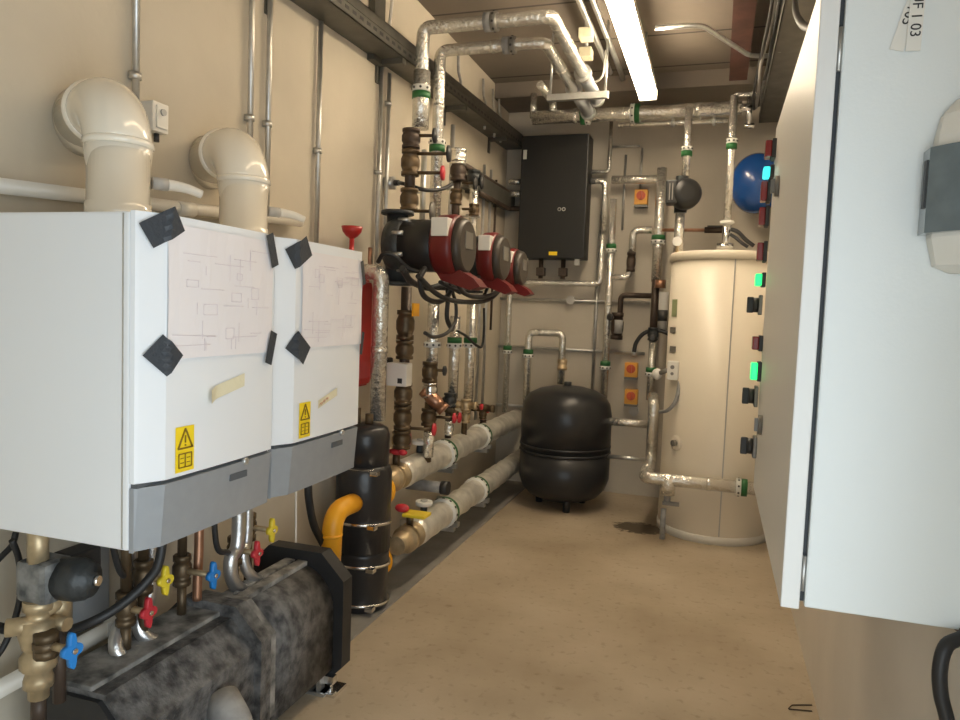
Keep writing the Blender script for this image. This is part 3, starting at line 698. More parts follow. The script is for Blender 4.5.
# ------------------------------------------------------------------ pumps
def pump(label, px, py, x0, x1, r, scale=1.):
    cm = W(px, py, x=(x0+x1)/2); y, z = cm.y, cm.z; L = x1-x0
    t = thing('circulator_pump', label, 'pump', (x0, y, z-r))
    vo = MB().lathe((x0-.02, y, z), (1, 0, 0), [(0, r*.5), (.02, r*.82), (.06, r*.92), (.10, r*.9), (.12, r*.8)], 28).cyl((x0+.03, y, z-r*1.3), (x0+.03, y, z+r*1.12), r*.36, 18).cyl((x0+.03, y, z+r*1.02), (x0+.03, y, z+r*1.14), r*.55, 18).cyl((x0+.03, y, z-r*1.32), (x0+.03, y, z-r*1.2), r*.55, 18); nf = len(vo.bm.faces)
    for k in range(8):
        an = k*math.pi/4+.4; vo.cyl((x0+.06, y+r*.88*math.cos(an), z+r*.88*math.sin(an)), (x0+.12, y+r*.88*math.cos(an), z+r*.88*math.sin(an)), .011, 8)
    obj('volute', vo.paint(nf, 1), ('iron', 'galv'), t)
    obj('motor', MB().lathe((x0+.09, y, z), (1, 0, 0), [(0, r*.86), (L*.44, r*.86), (L*.46, r*.8)], 32), 'black_gloss', t)
    hd = obj('terminal_head', MB().lathe((x0+.09+L*.40, y, z), (1, 0, 0), [(0, r*.88), (.02, r*1.0), (L*.22, r*1.02), (L*.28, r*.96)], 32), 'dark_red', t, 'dark red pump head')
    obj('warning_plate', MB().box((x0+.11+L*.40, y-r*1.0-.006, z+r*.22), (x0+.11+L*.60, y-r*.6, z+r*.80), .004), 'ivory', hd)
    obj('control_face', MB().lathe((x0+.09+L*.67, y, z), (1, 0, 0), [(0, r*.95), (.035, r*.86), (.045, r*.78)], 32), 'pump_face', t, 'brown grey control face')
    obj('display', MB().box((x0+.134+L*.67, y-r*.35, z-r*.1), (x0+.14+L*.67, y+r*.35, z+r*.45), .003), 'grey_face', t)
    hx = x0+.09
    obj('chin', MB().prism([V(hx+L*.40, y-r*.42, z-r*.72), V(hx+L*.50, y-r*.42, z-r*1.12), V(hx+L*.86, y-r*.42, z-r*1.42), V(hx+L*.98, y-r*.42, z-r*1.30), V(hx+L*.90, y-r*.42, z-r*1.05), V(hx+L*.70, y-r*.42, z-r*.75)], V(0, r*.84, 0)), 'dark_red', t)
    return t, y, z
P1 = pump('nearest and largest black pump with dark red head', 430, 246, -1.62, -1.19, .155)
P2 = pump('middle black and red pump, just behind the largest', 474, 258, -1.58, -1.22, .15)
P3 = pump('farthest pump, tucked behind the middle one', 495, 268, -1.55, -1.20, .125)
# pump cables
def pc(label, pts, r=.011, x=-1.35): tag(obj('pump_cable', MB().spline([W(p[0], p[1], x=(p[2] if len(p) > 2 else x)) for p in pts], r, 8), 'black_rubber'), label, 'cable')
pc('black cable arching to the left of the nearest pump', [(378, 262, -1.6), (384, 254, -1.55), (395, 256, -1.5), (408, 268, -1.45), (420, 272, -1.4)])
pc('black cable hanging in a deep loop beneath the nearest pump', [(425, 268), (420, 280), (424, 296), (438, 302), (449, 294), (452, 280)], .014)
pc('black cable looping under the middle pump', [(455, 272), (463, 292), (480, 297), (496, 292), (503, 277)], .013, -1.3)
pc('black cable dropping from the pumps to the wall conduit end', [(452, 290), (456, 305), (455, 322), (447, 333), (434, 337), (425, 333)], .01)
pc('black cable crossing low from green brackets to a hook', [(457, 331, -1.5), (466, 336, -1.5), (476, 345, -1.5), (482, 346, -1.5), (484, 330, -1.5), (484, 308, -1.5)], .009)
pc('second black cable bunched between the pumps', [(440, 282), (456, 290), (470, 286), (480, 276), (488, 284), (484, 296)], .010, -1.33)

pc('thick black cable bundled under the nearest pump motor', [(402, 268), (412, 282), (430, 288), (446, 284), (460, 292)], .016, -1.42)
pc('black cable sweeping under all three pumps', [(418, 276), (440, 296), (464, 302), (488, 300), (502, 288)], .013, -1.32)
pc('black cable dropping straight beside the nearest pump head', [(446, 276), (448, 296), (447, 318), (452, 330)], .014, -1.45)
# ------------------------------------------------------------------ risers below the pumps
def drop(label, px, pya, pyb, x, r, coll=None, green=True, m='foil', group=None):
    a, b = vert(px, pya, pyb, x=x)
    t = thing('foil_pipe', label, 'pipe', b)
    obj('cladding', MB().cyl(a, b, r, 18), m, t)
    if coll:
        z = W((px[0]+px[1])/2, coll, y=a.y).z; collar(t, (a.x, a.y, z), (0, 0, 1), r, green, -1)
    return t, a, b
t, a, b = drop('foil drop pipe under the nearest pump, with strainer below', (435, 430), 300, 385, -1.56, .034, 342, False)
D1 = (a.x, a.y)
D2t, a2_, b2_ = drop('foil drop pipe with the brightest green bracket, under the pumps', (457, 451), 316, 398, -1.60, .034, 343)
D3t, a3_, b3_ = drop('foil drop pipe right of the bright green bracket', (473, 467), 300, 402, -1.60, .034, 343)
for lab, px, pya, pyb, x, r, m in (
        ('thin grey pipe standing behind the nearest pump riser', (453, 449), 125, 250, -1.70, .016, 'galv'),
        ('tall foil riser rising past the second pump', (476, 470), 170, 262, -1.66, .030, 'foil'),
        ('first thin wall pipe right of the tall foil riser', (482, 478), 165, 420, -1.76, .012, 'galv'),
        ('second thin wall pipe right of the tall foil riser', (489, 484), 170, 420, -1.77, .012, 'galv'),
        ('dark thin wall pipe nearest the back corner', (496, 491), 180, 330, -1.77, .010, 'dark_pipe')):
    a, b = vert(px, pya, pyb, x=x)
    t = conduit(lab, [a, b], r, [((a.x, a.y, (a.z+b.z)/2), (0, 0, 1))], m, 'riser_pipe')
    obj('standoff', MB().cyl((XL, a.y, (a.z+b.z)/2), (a.x, a.y, (a.z+b.z)/2), .006, 8), 'galv', t)
for lab, px, pya, pyb, x, r in (('bare dull pipe behind the valve riser, left of the foil one', (426, 420), 150, 235, -1.74, .018),):
    a, b = vert(px, pya, pyb, x=x); t = conduit(lab, [a, b], r, [], 'galv', 'riser_pipe'); obj('standoff', MB().cyl((XL, a.y, (a.z+b.z)/2), (a.x, a.y, (a.z+b.z)/2), .006, 8), 'galv', t)
# brass valve clusters
def cluster(label, px, py, x, spec):
    c = W(px, py, x=x); t = thing('valve_set', label, 'valve', c)
    for (dx, dy, kind, *a) in spec:
        q = W(px+dx, py+dy, y=c.y)
        if kind == 'v': blob(t, q, (0, 0, 1), a[0], a[1], a[2])
        elif kind == 'h': stem_handle(t, q, (1, .1, 0), a[0], a[1], a[2])
        elif kind == 'd': blob(t, q, (.8, .1, -.7), a[0], a[1], a[2], 'strainer')
        elif kind == 'p': obj('pipe', MB().cyl(q, Vector((q.x, q.y, W(px+dx, py+dy+a[0], y=c.y).z)), a[1], 12), a[2], t)
        elif kind == 'x': blob(t, q, (1, 0, 0), a[0], a[1], a[2], 'side_branch')
    return t
cluster('brass strainer and valves under the nearest pump drop', 430, 372, -1.56, [(0, 0, 'v', .045, .12, 'old_brass'), (3, -2, 'h', .06, 'bolt', .03), (0, 18, 'v', .042, .09, 'steel'), (4, 28, 'd', .04, .17, 'copper'), (-1, 45, 'v', .045, .10, 'old_brass'), (6, 45, 'h', .10, 'red_handle', .03), (-1, 30, 'p', 60, .025, 'old_brass'), (-1, 60, 'p', 25, .03, 'foil')])
cluster('dark valves with red handle under the green bracket drop', 450, 400, -1.60, [(0, 0, 'v', .04, .09, 'iron'), (-2, 8, 'd', .032, .14, 'old_brass'), (-1, 17, 'h', .06, 'red_handle', .035), (-1, 6, 'p', 32, .022, 'dark_pipe'), (-1, 28, 'v', .03, .09, 'foil')])
cluster('brass valve group under the third drop pipe', 466, 405, -1.60, [(0, 0, 'v', .036, .08, 'brass'), (0, 0, 'x', .028, .16, 'brass'), (0, 12, 'v', .03, .08, 'brass'), (-1, 0, 'p', 30, .02, 'old_brass'), (4, 1, 'h', .07, 'red_handle', .022)])
cluster('small brass valves beside the back corner conduit', 483, 408, -1.66, [(0, 0, 'x', .03, .18, 'old_brass'), (0, 6, 'v', .03, .07, 'old_brass'), (0, 16, 'v', .026, .07, 'dark_pipe'), (0, 0, 'p', 30, .018, 'copper'), (-3, 2, 'h', .05, 'red_handle', .02)])
cluster('brass tee valves beside the second foil riser, above the pumps', 458, 163, -1.66, [(0, -6, 'v', .055, .10, 'foil'), (0, 8, 'v', .05, .13, 'dark_pipe'), (4, 20, 'h', .08, 'bolt', .045), (-2, 34, 'v', .04, .10, 'old_brass'), (-1, 10, 'p', 62, .026, 'dark_pipe'), (4, 46, 'h', .07, 'old_brass', .03)])
cluster('dark valve with black wheel at the top of the tall foil riser', 474, 178, -1.62, [(0, 0, 'v', .045, .10, 'iron'), (-2, 4, 'h', .06, 'bolt', .05), (0, 32, 'v', .036, .08, 'old_brass')])
# low-level red handle group near separator
c = W(400, 437, x=-1.66)
vs = cluster('red lever valve low on the wall behind the black separator', 399, 440, -1.66, [(0, 0, 'v', .04, .10, 'brass'), (-3, -2, 'h', .06, 'red_handle', .05), (-2, -12, 'h', .05, 'red_handle', .022)])
# horizontal conduits along left wall towards the corner
# second, lower tray near the corner
a, b = W(476, 166, x=-1.72), W(481, 196, x=-1.72)
t = thing('cable_tray', 'short dark cable tray below the first, beside the back corner', 'cable tray', (-1.76, 5.4, b.z))
obj('channel', MB().box((XL+.002, a.y-.05, b.z+.03), (-1.72, 6.1, b.z+.036)).box((-1.725, a.y-.05, b.z+.03), (-1.72, 6.1, a.z-.02)), 'galv_dark', t)
for yy in (5.1, 5.8): obj('support_bracket', MB().box((XL+.002, yy-.02, b.z+.012), (-1.73, yy+.02, b.z+.03)), 'galv_dark', t)
for k, py in enumerate((182, 194)):
    q = W(509, py, y=5.97); q2 = W(521, py, y=5.97)
    pipe('foil_pipe', ['upper foil stub entering the left side of the black wall unit', 'lower foil stub entering the left side of the black wall unit'][k], 'pipe', [q, V(q2.x+.0, q.y, q.z)], .024, 'foil')
for lab, pa, pb, x, r, m in (
        ('upper dark pipe running along left wall to the back corner', (462, 158), (506, 196), -1.74, .022, 'dark_pipe'),
        ('lower dark pipe running along left wall to the back corner', (478, 193), (506, 206), -1.74, .022, 'dark_pipe'),
        ('galvanised rail along left wall above the dark pipes', (470, 165), (503, 190), -1.78, .014, 'galv_dark')):
    a, b = W(*pa, x=x), W(*pb, x=x); z = (a.z+b.z)/2
    conduit(lab, [Vector((x, a.y, z)), Vector((x, 6.0, z)), Vector((-1.2, 6.0, z))] if m == 'dark_pipe' else [Vector((x, a.y, z)), Vector((x, 6.1, z))], r, [], m, 'wall_pipe')

# ------------------------------------------------------------------ black wall unit on back wall
tl, brr = W(522, 136, y=5.86), W(586, 260, y=5.86)
x0, x1, z0, z1 = tl.x, W(590, 140, y=5.86).x-.008, brr.z+.01, tl.z
bu = thing('interface_unit', 'tall flat black unit hung on the back wall', 'heat interface unit', ((x0+x1)/2, 5.98, z0))
obj('cover', MB().box((x0, 5.86, z0), (x1, 6.08, z1), .008), 'black_gloss', bu)
obj('back_plate', MB().box((x0+.03, 6.08, z0+.03), (x1-.03, YB-.002, z1-.03)), 'galv_dark', bu)
obj('label', MB().box((x0+.018, 5.857, z1-.19), (x0+.048, 5.861, z1-.115)), 'white_ring', bu, 'small white label')
obj('yellow_label', MB().box((x0+.27, 5.857, z0+.025), (x0+.34, 5.861, z0+.055)), 'label_yellow', bu, 'small yellow label')
lg = MB()
cx_, cz_ = x0+.36, z0+.40
for s in (-1, 1): lg.lathe((cx_+s*.018, 5.860, cz_), (0, -1, 0), [(0, .016), (.002, .016), (.002, .009), (0, .009)], 16, False)
obj('emblem', lg, 'galv', bu)
for xx in (x0+.06, x1-.06): obj('fixing_tab', MB().box((xx-.02, 5.9, z0-.05), (xx+.02, 5.93, z0)), 'white_ring', bu)
for xx in (x0+.18, x0+.37):
    obj('connection', MB().cyl((xx, 5.98, z0-.16), (xx, 5.98, z0), .02, 12).box((xx-.035, 5.95, z0-.14), (xx+.035, 6.02, z0-.07), .006), 'dark_pipe', bu)

# ------------------------------------------------------------------ back wall pipework
def bp(pts, y=6.0): return [W(p[0], p[1], y=(p[2] if len(p) > 2 else y)) for p in pts]
def ortho(pts):
    """snap successive points to true verticals or horizontals (room axes) at constant y"""
    out = [pts[0].copy()]
    for p in pts[1:]:
        q = p.copy(); l = out[-1]
        if abs(q.y-l.y) > .15: q.x, q.z = l.x, l.z
        elif abs(q.x-l.x) < abs(q.z-l.z): q.x = l.x; q.y = l.y
        else: q.z = l.z; q.y = l.y
        out.append(q)
    return out
def bpipe(label, px, r, m='foil', y=6.0, collars=(), name=None, bend=None, seams=0):
    return pipe(name or ('foil_pipe' if 'foil' in m else 'copper_pipe'), label, 'pipe', ortho(bp(px, y)), r, m, bend, collars=collars, seams=seams)
Y0 = 6.02
bpipe('foil pipe beneath the black wall unit, bending down at its left', [(505, 412), (511, 282), (600, 281), (606, 215)], .026, collars=((0, .48, -1),), y=Y0)
bpipe('bright foil pipe rising to the right of the black wall unit', [(603, 232), (604, 181), (590, 180)], .026, y=5.98)
bpipe('foil loop pipe rising from behind the vessel, left leg in view', [(526, 405), (530, 332), (563, 334), (561, 384)], .030, collars=((0, .70, -1),), y=5.9)
uf = thing('union_fitting', 'brass union on the loop pipe above the black floor vessel', 'fitting', W(562, 366, y=5.9))
obj('nut', MB().lathe(W(562, 370, y=5.9), (0, 0, 1), [(0, .03), (0, .042), (.03, .042), (.03, .034), (.06, .042), (.09, .042), (.09, .03)], 8), 'brass', uf)
bpipe('tall foil pipe with two green brackets behind the floor vessel', [(603, 412), (614, 199)], .030, collars=((0, .22, -1), (0, .77, -1)), y=5.98, seams=1)
bpipe('short foil branch crossing from the tall pipe to a dark valve', [(612, 277), (629, 277), (631, 262)], .026, y=5.96)
bpipe('foil elbow between dark valve and the main back riser', [(632, 255), (635, 230), (652, 229)], .030, y=5.96)
dvv = W(631, 262, y=5.95); t = thing('isolating_valve', 'dark inline valve between the foil branch and elbow', 'valve', dvv)
blob(t, dvv, (0, 0, 1), .035, .16, 'dark_pipe')
bpipe('main foil riser on the back wall left of the cylinder', [(656, 282), (663, 168)], .040, collars=((0, .37, -1),), y=5.96, seams=1)
bpipe('horizontal foil pipe above the topmost orange isolator', [(612, 180), (662, 182)], .034, y=5.98, collars=())
bpipe('stub foil pipe left of the upper isolator ending near the black unit', [(589, 172), (609, 171), (610, 122)], .016, y=6.06)
for lab, pxs, r, m, y in (
        ('long thin conduit crossing the back wall at mid height', [(480, 345), (645, 349)], .013, 'galv', 6.12),
        ('thin conduit crossing behind the round wall box', [(492, 298), (650, 303)], .013, 'galv', 6.12),
        ('vertical conduit at the left end of the back wall', [(494, 225), (485, 425)], .013, 'galv', 6.12),
        ('vertical conduit hidden partly behind the tall foil pipe', [(600, 232), (597, 400)], .014, 'galv', 6.12),
        ('low thin conduit behind the floor vessel', [(482, 403), (528, 408)], .012, 'galv', 6.12),
        ('thin conduit falling to the topmost orange isolator', [(642, 148), (640, 190)], .011, 'galv', 6.12),
        ('thin conduit looping down left of the topmost isolator', [(626, 155), (623, 230)], .010, 'galv', 6.12),
        ('thin horizontal conduit above the orange isolators', [(611, 147), (640, 147)], .010, 'galv', 6.12),
        ('thin pipe from the riser to the cylinder top', [(662, 230), (728, 231)], .013, 'copper', 5.85)):
    conduit(lab, ortho(bp(pxs, y)), r, [], m)
c = W(571, 300, y=6.11)
t = thing('round_conduit_box', 'round conduit box on the back wall under the black unit', 'junction box', c)
obj('box', MB().cyl((c.x, YB, c.z), (c.x, 6.09, c.z), .035, 20), 'galv', t); obj('lid', MB().cyl((c.x, 6.09, c.z), (c.x, 6.083, c.z), .037, 20), 'tank_grey', t)
c = W(634, 411, y=6.11)
t = thing('round_conduit_box', 'round conduit box under the two stacked orange isolators', 'junction box', c)
obj('box', MB().cyl((c.x, YB, c.z), (c.x, 6.09, c.z), .038, 20), 'galv', t); obj('lid', MB().cyl((c.x, 6.09, c.z), (c.x, 6.083, c.z), .04, 20), 'tank_grey', t)
# isolators
for k, (px, py, lab) in enumerate(((641, 197, 'orange rotary isolator highest on the back wall'), (631, 370, 'upper of two stacked orange isolators left of the cylinder'), (631, 397, 'lower of two stacked orange isolators left of the cylinder'))):
    c = W(px, py, y=6.07); s = .053
    t = thing('rotary_isolator', lab, 'switch', (c.x, 6.1, c.z-s))
    obj('enclosure', MB().box((c.x-s, 6.06, c.z-s*1.15), (c.x+s, YB, c.z+s*1.15), .006), 'isolator_yellow', t)
    obj('dial', MB().cyl((c.x, 6.06, c.z+.01), (c.x, 6.045, c.z+.01), .036, 20), 'isolator_red', t)
    obj('knob', MB().box((c.x-.009, 6.02, c.z-.022), (c.x+.009, 6.045, c.z+.042), .003), 'isolator_red', t)
    obj('base_strip', MB().box((c.x-s, 6.062, c.z-s*1.5), (c.x+s, YB, c.z-s*1.18)), 'grey_face', t)
# dark mixing valve group beside cylinder
bpipe('dark tee pipe running left from the back riser', [(655, 296), (621, 294), (619, 338)], .022, 'dark_pipe', y=5.95, name='dark_pipe')
bpipe('dark lower section of the back riser under the foil', [(656, 280), (654, 345)], .030, 'dark_pipe', y=5.93, name='dark_pipe')
c = W(617, 326, y=5.93); t = thing('mixing_valve', 'dark mixing valve hanging left of the back riser', 'valve', c)
blob(t, c, (0, 0, 1), .05, .22, 'dark_pipe'); stem_handle(t, c+V(-.03, -.03, .07), (-.4, -1, 0), .04, 'bolt', .03)
obj('grey_body', MB().cyl(c+V(.015, -.03, -.06), c+V(.015, -.03, .05), .035, 14), 'stain_grey', t)
c = W(663, 312, y=5.8); t = thing('sensor_body', 'pale grey cylinder body between the riser and the tank', 'sensor', c)
obj('barrel', MB().cyl(W(664, 292, y=5.8), W(662, 332, y=5.8), .036, 18), 'tank_grey', t)
obj('black_band', MB().cyl(W(663, 310, y=5.8), W(662.5, 321, y=5.8), .0375, 18), 'bolt', t)
c = W(661, 283, y=5.8); t2 = thing('red_union', 'red and copper union on top of the pale sensor body', 'fitting', c)
obj('nut', MB().cyl(W(660, 288, y=5.86), W(660.5, 280, y=5.86), .042, 8), 'copper', t2)
tag(obj('cable', MB().spline(bp([(634, 352), (636, 343), (643, 334), (654, 330), (664, 332), (673, 336)], 5.75), .016), 'black_rubber'), 'black hose arching from conduit end to the cylinder side', 'hose')
c = W(634, 350, y=6.0); t = thing('cable_gland', 'steel gland above the stacked orange isolators', 'fitting', c)
obj('nut', MB().lathe(W(634, 357, y=6.125), (0, 0, 1), [(0, .02), (.02, .028), (.05, .028), (.07, .02)], 8), 'galv', t)
bpipe('foil pipe with green bracket feeding the white actuator', [(653, 338), (650, 400)], .030, y=5.75, collars=((0, .55, 1),))
t = thing('isolating_valve', 'black valve between the dark riser and foil pipe beside the cylinder', 'valve', W(653, 334, y=5.75))
blob(t, W(653, 334, y=5.75), (0, 0, 1), .04, .10, 'iron'); stem_handle(t, W(653, 338, y=5.72), (0, -1, 0), .04, 'bolt', .03)
# lower column by the cylinder
YC = 5.42
col_ = bp([(654, 404), (650, 470)], YC); col_[1].x = col_[0].x
cz = col_[1].z
pipe('foil_pipe', 'foil column standing in front of cylinder left edge', 'pipe', [V(col_[0].x-.02, YC+.12, col_[0].z+.04), V(col_[0].x, YC, col_[0].z), V(col_[0].x, YC, cz+.10)], .042, 'foil', .04, seams=1)
pf = W(690, 482, y=4.93); pg = W(755, 489, y=4.93)
zf = pf.z
pipe('foil_pipe', 'foil pipe wrapping low across the front of the cylinder', 'pipe', [V(col_[0].x, YC, cz+.14), V(col_[0].x, YC, zf), V(col_[0].x, 4.93, zf), V(.40, 4.93, zf)], .042, 'foil', .06, collars=((2, (W(741, 487, y=4.93).x-col_[0].x)/(.40-col_[0].x), -1),), seams=1)
c = W(668, 484, y=4.93); t = thing('drain_valve', 'valve hanging under the foil tee in front of the cylinder', 'valve', c)
obj('foil_tee', MB().cyl(V(c.x, 4.93, zf+.03), V(c.x, 4.93, zf-.10), .05, 18), 'foil', t)
obj('body', MB().cyl(V(c.x, 4.93, zf-.10), V(c.x, 4.93, zf-.17), .022, 12).cyl(V(c.x-.02, 4.93, zf-.20), V(c.x-.02, 4.93, .02), .018, 12), 'stain_grey', t)
obj('handle', MB().box(V(c.x-.03, 4.905, zf-.17), V(c.x+.08, 4.935, zf-.145), .004), 'grey_face', t)
bpipe('short horizontal foil pipe between the vessel and the foil column', [(606, 421), (648, 424)], .030, y=5.5)
conduit('thin pale pipe below the short horizontal foil pipe', ortho(bp([(606, 456), (650, 458)], 5.5)), .016, [], 'galv', 'copper_pipe')
c = W(676, 370, y=5.20)
t = thing('valve_actuator', 'cream actuator box clipped beside the cylinder', 'actuator', c)
obj('housing', MB().box((c.x-.055, 5.10, c.z-.065), (c.x+.02, 5.17, c.z+.065), .006).box((c.x+.02, 5.12, c.z-.055), (c.x+.055, 5.17, c.z+.06), .005), 'ivory', t)
obj('keyhole', MB().cyl((c.x-.02, 5.10, c.z+.025), (c.x-.02, 5.094, c.z+.025), .014, 12).cyl((c.x-.02, 5.10, c.z-.02), (c.x-.02, 5.094, c.z-.02), .011, 12), 'grey_face', t)
k0 = W(657, 374, y=5.2)
obj('white_cap', MB().ball((k0.x, 5.2, k0.z), .036, (1, 1, 1.1)), 'white_gauge', t); obj('arm', MB().cyl((k0.x, 5.2, k0.z), (c.x-.05, 5.14, c.z), .016, 10), 'grey_face', t)
tag(obj('cable', MB().spline([V(c.x+.035, 5.13, c.z-.06), W(676, 400, y=5.10), W(668, 410, y=5.12), W(660, 412, y=5.2)], .013), 'stain_grey'), 'grey cable curving from the cream actuator down to the foil column', 'cable')

# ------------------------------------------------------------------ black expansion vessel on floor
vx, vy, vr = -1.075, 5.55, .352
vz = W(566, 386, y=5.5).z
ve = thing('expansion_vessel', 'large round black expansion vessel standing on the floor', 'expansion vessel', (vx, vy, 0))
pr = [(.055, .10), (.065, .18), (.10, .27), (.16, .325), (.24, vr), (.45, vr)]
obj('lower_shell', MB().lathe((vx, vy, 0), (0, 0, 1), pr, 48), 'vessel', ve)
obj('rim', MB().lathe((vx, vy, 0), (0, 0, 1), [(.435, vr), (.44, vr+.006), (.452, vr+.006), (.457, vr)], 48).lathe((vx, vy, 0), (0, 0, 1), [(.485, vr), (.488, vr+.005), (.498, vr+.005), (.501, vr)], 48), 'vessel', ve)
obj('upper_shell', MB().lathe((vx, vy, 0), (0, 0, 1), [(.45, vr), (vz-.22, vr), (vz-.13, vr*.955), (vz-.07, vr*.84), (vz-.03, vr*.62), (vz-.008, vr*.35), (vz, vr*.1)], 48), 'vessel', ve)
obj('top_nut', MB().cyl((vx, vy, vz-.005), (vx, vy, vz+.03), .03, 8), 'iron', ve)
for k in range(3):
    an = math.radians(-90+120*k+20); obj('leg', MB().cyl((vx+.2*math.cos(an), vy+.2*math.sin(an), 0), (vx+.2*math.cos(an), vy+.2*math.sin(an), .12), .028, 12), 'vessel', ve)

# ------------------------------------------------------------------ hot water cylinder
cx, cy, cr = .05, 5.38, .378
czt = 1.965
hw = thing('water_cylinder', 'tall cream hot water cylinder on the floor beside the cabinet', 'cylinder', (cx, cy, 0))
obj('jacket', MB().lathe((cx, cy, 0), (0, 0, 1), [(.05, cr-.004), (.06, cr), (czt-.06, cr)], 64), 'cream', hw)
obj('base_ring', MB().lathe((cx, cy, 0), (0, 0, 1), [(0, cr+.004), (.05, cr+.006), (.056, cr-.002)], 64), 'white_plastic', hw)
obj('lid', MB().lathe((cx, cy, 0), (0, 0, 1), [(czt-.06, cr-.002), (czt-.058, cr+.012), (czt-.012, cr+.014), (czt, cr+.004), (czt+.004, cr-.05)], 64), 'cream', hw)
sx_ = W(727, 400, y=5.02).x; an = math.acos(max(-1, min(1, (sx_-cx)/cr)))
obj('seam', MB().box((sx_-.004, cy-cr*math.sin(an)-.003, .06), (sx_+.004, cy-cr*math.sin(an)+.01, czt-.06)), 'tank_grey', hw)
def on_tank(px, py):
    p = W(px, py, y=5.1)
    for _ in range(12):
        dx = max(-cr*.995, min(cr*.995, p.x-cx)); p = W(px, py, y=cy-math.sqrt(cr*cr-dx*dx))
    return p
for nm, px, py, r1, m1 in (('thermostat_cap', 674, 495-0, .0, 'grey_face'),):
    pass
for (px, py, lab) in ((676, 443, 'dark drain boss on the cylinder'),):
    p = on_tank(px, py); d = unit((p.x-cx, p.y-cy, 0))
    bs = obj('boss', MB().lathe(p-d*.005, d, [(0, .055), (.008, .055), (.012, .03)], 20), 'cream', hw)
    obj('boss_cap', MB().cyl(p, p+d*.03, .022, 14), 'grey_face', bs)
for py in (330, 349):
    p = on_tank(673, py); d = unit((p.x-cx, p.y-cy, 0)); tt = Vector((-d.y, d.x, 0)); mb = MB()
    mb.prism([p-tt*.04+V(0, 0, -.02), p+tt*.04+V(0, 0, -.02), p+tt*.04+V(0, 0, .02), p-tt*.04+V(0, 0, .02)], d*.004)
    obj('strap_patch', mb, 'grey_face', hw, 'dark tape patch on the cylinder')
p = on_tank(675, 308); d = unit((p.x-cx, p.y-cy, 0)); tt = Vector((-d.y, d.x, 0))
obj('green_label', MB().prism([p-tt*.04+V(0, 0, -.06), p+tt*.03+V(0, 0, -.06), p+tt*.03+V(0, 0, .06), p-tt*.04+V(0, 0, .06)], d*.003), mat('pale_green', (.33, .38, .2), .6), hw, 'pale green label on the cylinder')
# pipes on the cylinder top
a = W(688, 138, y=5.55); b = W(684, 245, y=5.3)
px1 = W(686, 165, y=5.55).x
pipe('foil_pipe', 'foil pipe dropping from the main to the black round circulator', 'pipe', [V(px1, 5.55, zP), V(px1, 5.55, W(685, 178, y=5.55).z)], .028, 'foil', collars=((0, .62, -1),))
pipe('foil_pipe', 'short foil pipe between black round circulator and cylinder lid', 'pipe', [V(px1-.015, 5.42, W(682, 213, y=5.42).z), V(px1-.015, 5.42, czt)], .035, 'foil')
c = W(681, 194, y=5.42)
t = thing('circulator', 'round black circulator above the cylinder lid', 'pump', (c.x, 5.42, c.z-.11))
obj('volute', MB().cyl((c.x, 5.45, c.z-.13), (c.x, 5.45, c.z+.13), .045, 16).ball((c.x, 5.46, c.z), .09, (1, .7, 1)), 'iron', t)
obj('motor', MB().lathe((c.x+.02, 5.42, c.z-.01), (.25, -1, 0), [(0, .10), (.02, .110), (.09, .107), (.12, .085), (.13, .05)], 28), 'black_gloss', t)
obj('control_box', MB().box((c.x-.10, 5.29, c.z-.085), (c.x-.02, 5.42, c.z+.08), .012), 'black_gloss', t)
obj('fins', MB().box((c.x-.075, 5.283, c.z-.06), (c.x-.069, 5.30, c.z+.055)).box((c.x-.055, 5.283, c.z-.06), (c.x-.049, 5.30, c.z+.055)), 'grey_face', t)
c = W(678, 243, y=5.35); g = thing('pressure_gauge', 'small white dial gauge on the cylinder lid', 'gauge', (c.x, 5.25, czt))
obj('dial', MB().cyl((c.x, 5.25, c.z+.0), (c.x, 5.225, c.z), .032, 20), 'white_gauge', g); obj('stem', MB().cyl((c.x, 5.25, czt-.01), (c.x, 5.25, c.z), .012, 10), 'brass', g)
c = W(729, 190, y=5.4); zt1, zb1 = W(731, 128, y=5.4).z, W(727, 221, y=5.4).z
pipe('foil_pipe', 'foil pipe dropping to the cylinder lid beside the blue vessel', 'pipe', [V(c.x, 5.4, zP+.02), V(c.x, 5.4, zb1)], .026, 'foil', collars=((0, .38, -1),))
t = thing('safety_valve', 'bright valve group where the pipe meets cylinder lid', 'valve', (c.x, 5.4, czt))
obj('flange', MB().lathe((c.x, 5.4, zb1), (0, 0, -1), [(0, .045), (.015, .05), (.025, .03)], 16), 'white_gauge', t)
obj('body', MB().cyl((c.x, 5.4, czt), (c.x, 5.4, zb1), .030, 14).cyl((c.x-.06, 5.38, czt+.06), (c.x+.05, 5.38, czt+.06), .022, 12), 'steel', t)
tag(obj('hose', MB().spline([V(c.x+.03, 5.38, zb1-.06), W(738, 232, y=5.36), W(746, 240, y=5.35), W(754, 246, y=5.35)], .014), 'black_rubber'), 'upper black hose sloping right across the cylinder lid', 'hose')
tag(obj('hose', MB().spline([V(c.x+.03, 5.36, zb1-.10), W(736, 238, y=5.30), W(742, 243, y=5.28), W(748, 247, y=5.28)], .012), 'black_rubber'), 'lower black hose sloping right across the cylinder lid', 'hose')
t = thing('isolating_valve', 'dark lever valve on thin pipe left of the bright lid valves', 'valve', W(716, 231, y=5.85))
q = W(714, 231, y=5.85); q.z = W(662, 230, y=5.85).z; obj('body', MB().cyl(q-V(.07, 0, 0), q+V(.07, 0, 0), .024, 12), 'dark_pipe', t); obj('lever', MB().box(q+V(-.05, -.04, .02), q+V(.06, -.02, .03)), 'bolt', t)
